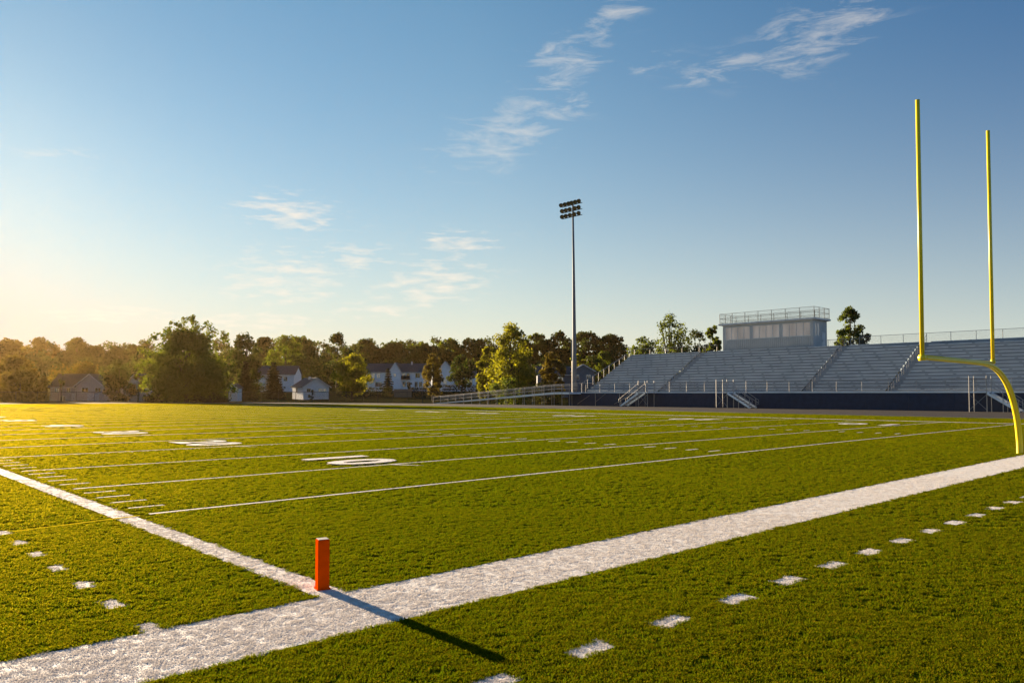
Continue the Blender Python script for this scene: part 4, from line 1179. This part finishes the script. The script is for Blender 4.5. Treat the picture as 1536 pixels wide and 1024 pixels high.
def blob(px, py, wx, wy, rot):
    """soft ellipse about a direction of the sky"""
    a0, e0 = sky_deg(px, py)
    dx, dy = WM('SUBTRACT', az, a0), WM('SUBTRACT', el, e0)
    c, s = math.cos(R(rot)), math.sin(R(rot))
    u = WM('DIVIDE', WM('ADD', WM('MULTIPLY', dx, c), WM('MULTIPLY', dy, s)), wx * 0.05)
    v = WM('DIVIDE', WM('SUBTRACT', WM('MULTIPLY', dy, c), WM('MULTIPLY', dx, s)), wy * 0.05)
    return WM('EXPONENT', WM('MULTIPLY', WM('ADD', WM('MULTIPLY', u, u), WM('MULTIPLY', v, v)), -1.0))


def field(blobs):
    f = None
    for b in blobs:
        k = WM('MULTIPLY', blob(*b[:5]), b[5]); f = k if f is None else WM('MAXIMUM', f, k)
    return f


c_mask = field([(745, 205, 95, 38, 20, 1.0), (850, 95, 80, 34, 25, 0.85), (925, 15, 55, 22, 20, 0.8), (1225, 52, 95, 36, 14, 0.9), (1085, 100, 70, 20, 10, 0.7), (1130, 90, 40, 16, 0, 0.6), (90, 235, 60, 14, 10, 0.55), (850, 165, 60, 18, 20, 0.7), (980, 95, 60, 16, 0, 0.5)])
p_mask = field([(440, 320, 70, 24, -4, 1.0), (430, 415, 85, 38, 3, 0.95), (650, 425, 85, 34, 8, 1.0), (690, 362, 55, 16, 0, 0.95), (540, 385, 50, 22, 0, 0.8), (170, 472, 80, 12, 2, 0.8), (400, 480, 90, 14, 4, 0.85), (570, 465, 70, 14, 4, 0.8)])


def cover(noise, mask, lo, hi):
    """cloud where the noise rises above a level that falls as the mask rises"""
    t = WM('SUBTRACT', WM('ADD', noise, WM('MULTIPLY', mask, hi)), lo)
    return WM('MULTIPLY', WM('MULTIPLY', t, 2.4, clamp=True), WM('MINIMUM', WM('MULTIPLY', mask, 2.5), 1.0), clamp=True)


cc = WM('MULTIPLY', cover(cirrus, c_mask, 0.585, 0.22), 0.62)
pc = WM('MULTIPLY', cover(puffs, p_mask, 0.575, 0.22), 0.95)
cl = WM('MAXIMUM', cc, pc)
mx = N.new('ShaderNodeMix'); mx.data_type = 'RGBA'
gm = N.new('ShaderNodeGamma'); gm.inputs[1].default_value = SKY_GAMMA; L.new(sky.outputs[0], gm.inputs[0])
tn = N.new('ShaderNodeMix'); tn.data_type = 'RGBA'; tn.blend_type = 'MULTIPLY'; tn.inputs['Factor'].default_value = 1.0
L.new(gm.outputs[0], tn.inputs['A']); tn.inputs['B'].default_value = SKY_TINT
# bright aureole round the sun rolls off into cream instead of growing without end
vd = N.new('ShaderNodeVectorMath'); vd.operation = 'DOT_PRODUCT'; L.new(tc.outputs['Generated'], vd.inputs[0]); vd.inputs[1].default_value = SUN
dk = N.new('ShaderNodeMapRange'); dk.inputs['From Min'].default_value = 0.22; dk.inputs['From Max'].default_value = 0.78; L.new(vd.outputs['Value'], dk.inputs[0])
dc = N.new('ShaderNodeMix'); dc.data_type = 'RGBA'; L.new(dk.outputs[0], dc.inputs['Factor']); dc.inputs['A'].default_value = (0.10, 0.50, 0.80, 1); dc.inputs['B'].default_value = (1, 1, 1, 1)
dm = N.new('ShaderNodeMix'); dm.data_type = 'RGBA'; dm.blend_type = 'MULTIPLY'; dm.inputs['Factor'].default_value = 1.0
L.new(tn.outputs['Result'], dm.inputs['A']); L.new(dc.outputs['Result'], dm.inputs['B'])
# pale veil of low haze along the horizon
hv = N.new('ShaderNodeMix'); hv.data_type = 'RGBA'; L.new(WM('MULTIPLY', WM('EXPONENT', WM('DIVIDE', el, -8.6)), 1.2, clamp=True), hv.inputs['Factor'])
hc = N.new('ShaderNodeMix'); hc.data_type = 'RGBA'; L.new(dk.outputs[0], hc.inputs['Factor']); hc.inputs['A'].default_value = (3.8, 3.95, 3.4, 1); hc.inputs['B'].default_value = (4.9, 4.45, 3.35, 1)
L.new(dm.outputs['Result'], hv.inputs['A']); L.new(hc.outputs['Result'], hv.inputs['B'])
sr_ = N.new('ShaderNodeSeparateColor'); L.new(tn.outputs['Result'], sr_.inputs[0])
rm = N.new('ShaderNodeMapRange'); rm.interpolation_type = 'SMOOTHSTEP'; rm.inputs['From Min'].default_value = 1.1; rm.inputs['From Max'].default_value = 5.5
L.new(sr_.outputs[0], rm.inputs[0])
au = N.new('ShaderNodeMix'); au.data_type = 'RGBA'; L.new(rm.outputs[0], au.inputs['Factor']); L.new(hv.outputs['Result'], au.inputs['A']); au.inputs['B'].default_value = SKY_CREAM
L.new(cl, mx.inputs['Factor']); L.new(au.outputs['Result'], mx.inputs['A'])
CLOUD = mx.inputs['B']; CLOUD.default_value = (5.3, 4.75, 4.0, 1)
L.new(mx.outputs['Result'], bg.inputs[0])

sl = bpy.data.lights.new('sun', 'SUN'); sl.energy = 5.0; sl.angle = R(0.5); sl.color = (1.0, 0.77, 0.50)
so = bpy.data.objects.new('sun', sl); COL.objects.link(so); so.rotation_euler = SUN.to_track_quat('Z', 'Y').to_euler(); so.location = (0, 60, 40)

# ------------------------------------------------------------------ camera and render settings
cd = bpy.data.cameras.new('camera'); cam = bpy.data.objects.new('camera', cd); COL.objects.link(cam)
cd.sensor_width = 36; cd.lens = F / 1536 * 36; cd.shift_y = (PY - 512) / 1536; cd.clip_start = 0.05; cd.clip_end = 6000
fw_ = FWD * math.cos(PITCH) + Vector((0, 0, math.sin(PITCH)))
cam.location = CAM; cam.rotation_euler = fw_.to_track_quat('-Z', 'Y').to_euler()
scene.camera = cam
vs_ = scene.view_settings; vs_.view_transform = 'Standard'; vs_.look = 'None'; vs_.gamma = 1.0; vs_.use_curve_mapping = False; vs_.exposure = 1.85
cy = scene.cycles
cy.use_denoising = True; cy.volume_bounces = 0; cy.max_bounces = 8; cy.diffuse_bounces = 3; cy.glossy_bounces = 3; cy.transparent_max_bounces = 24
cy.sample_clamp_indirect = 6.0
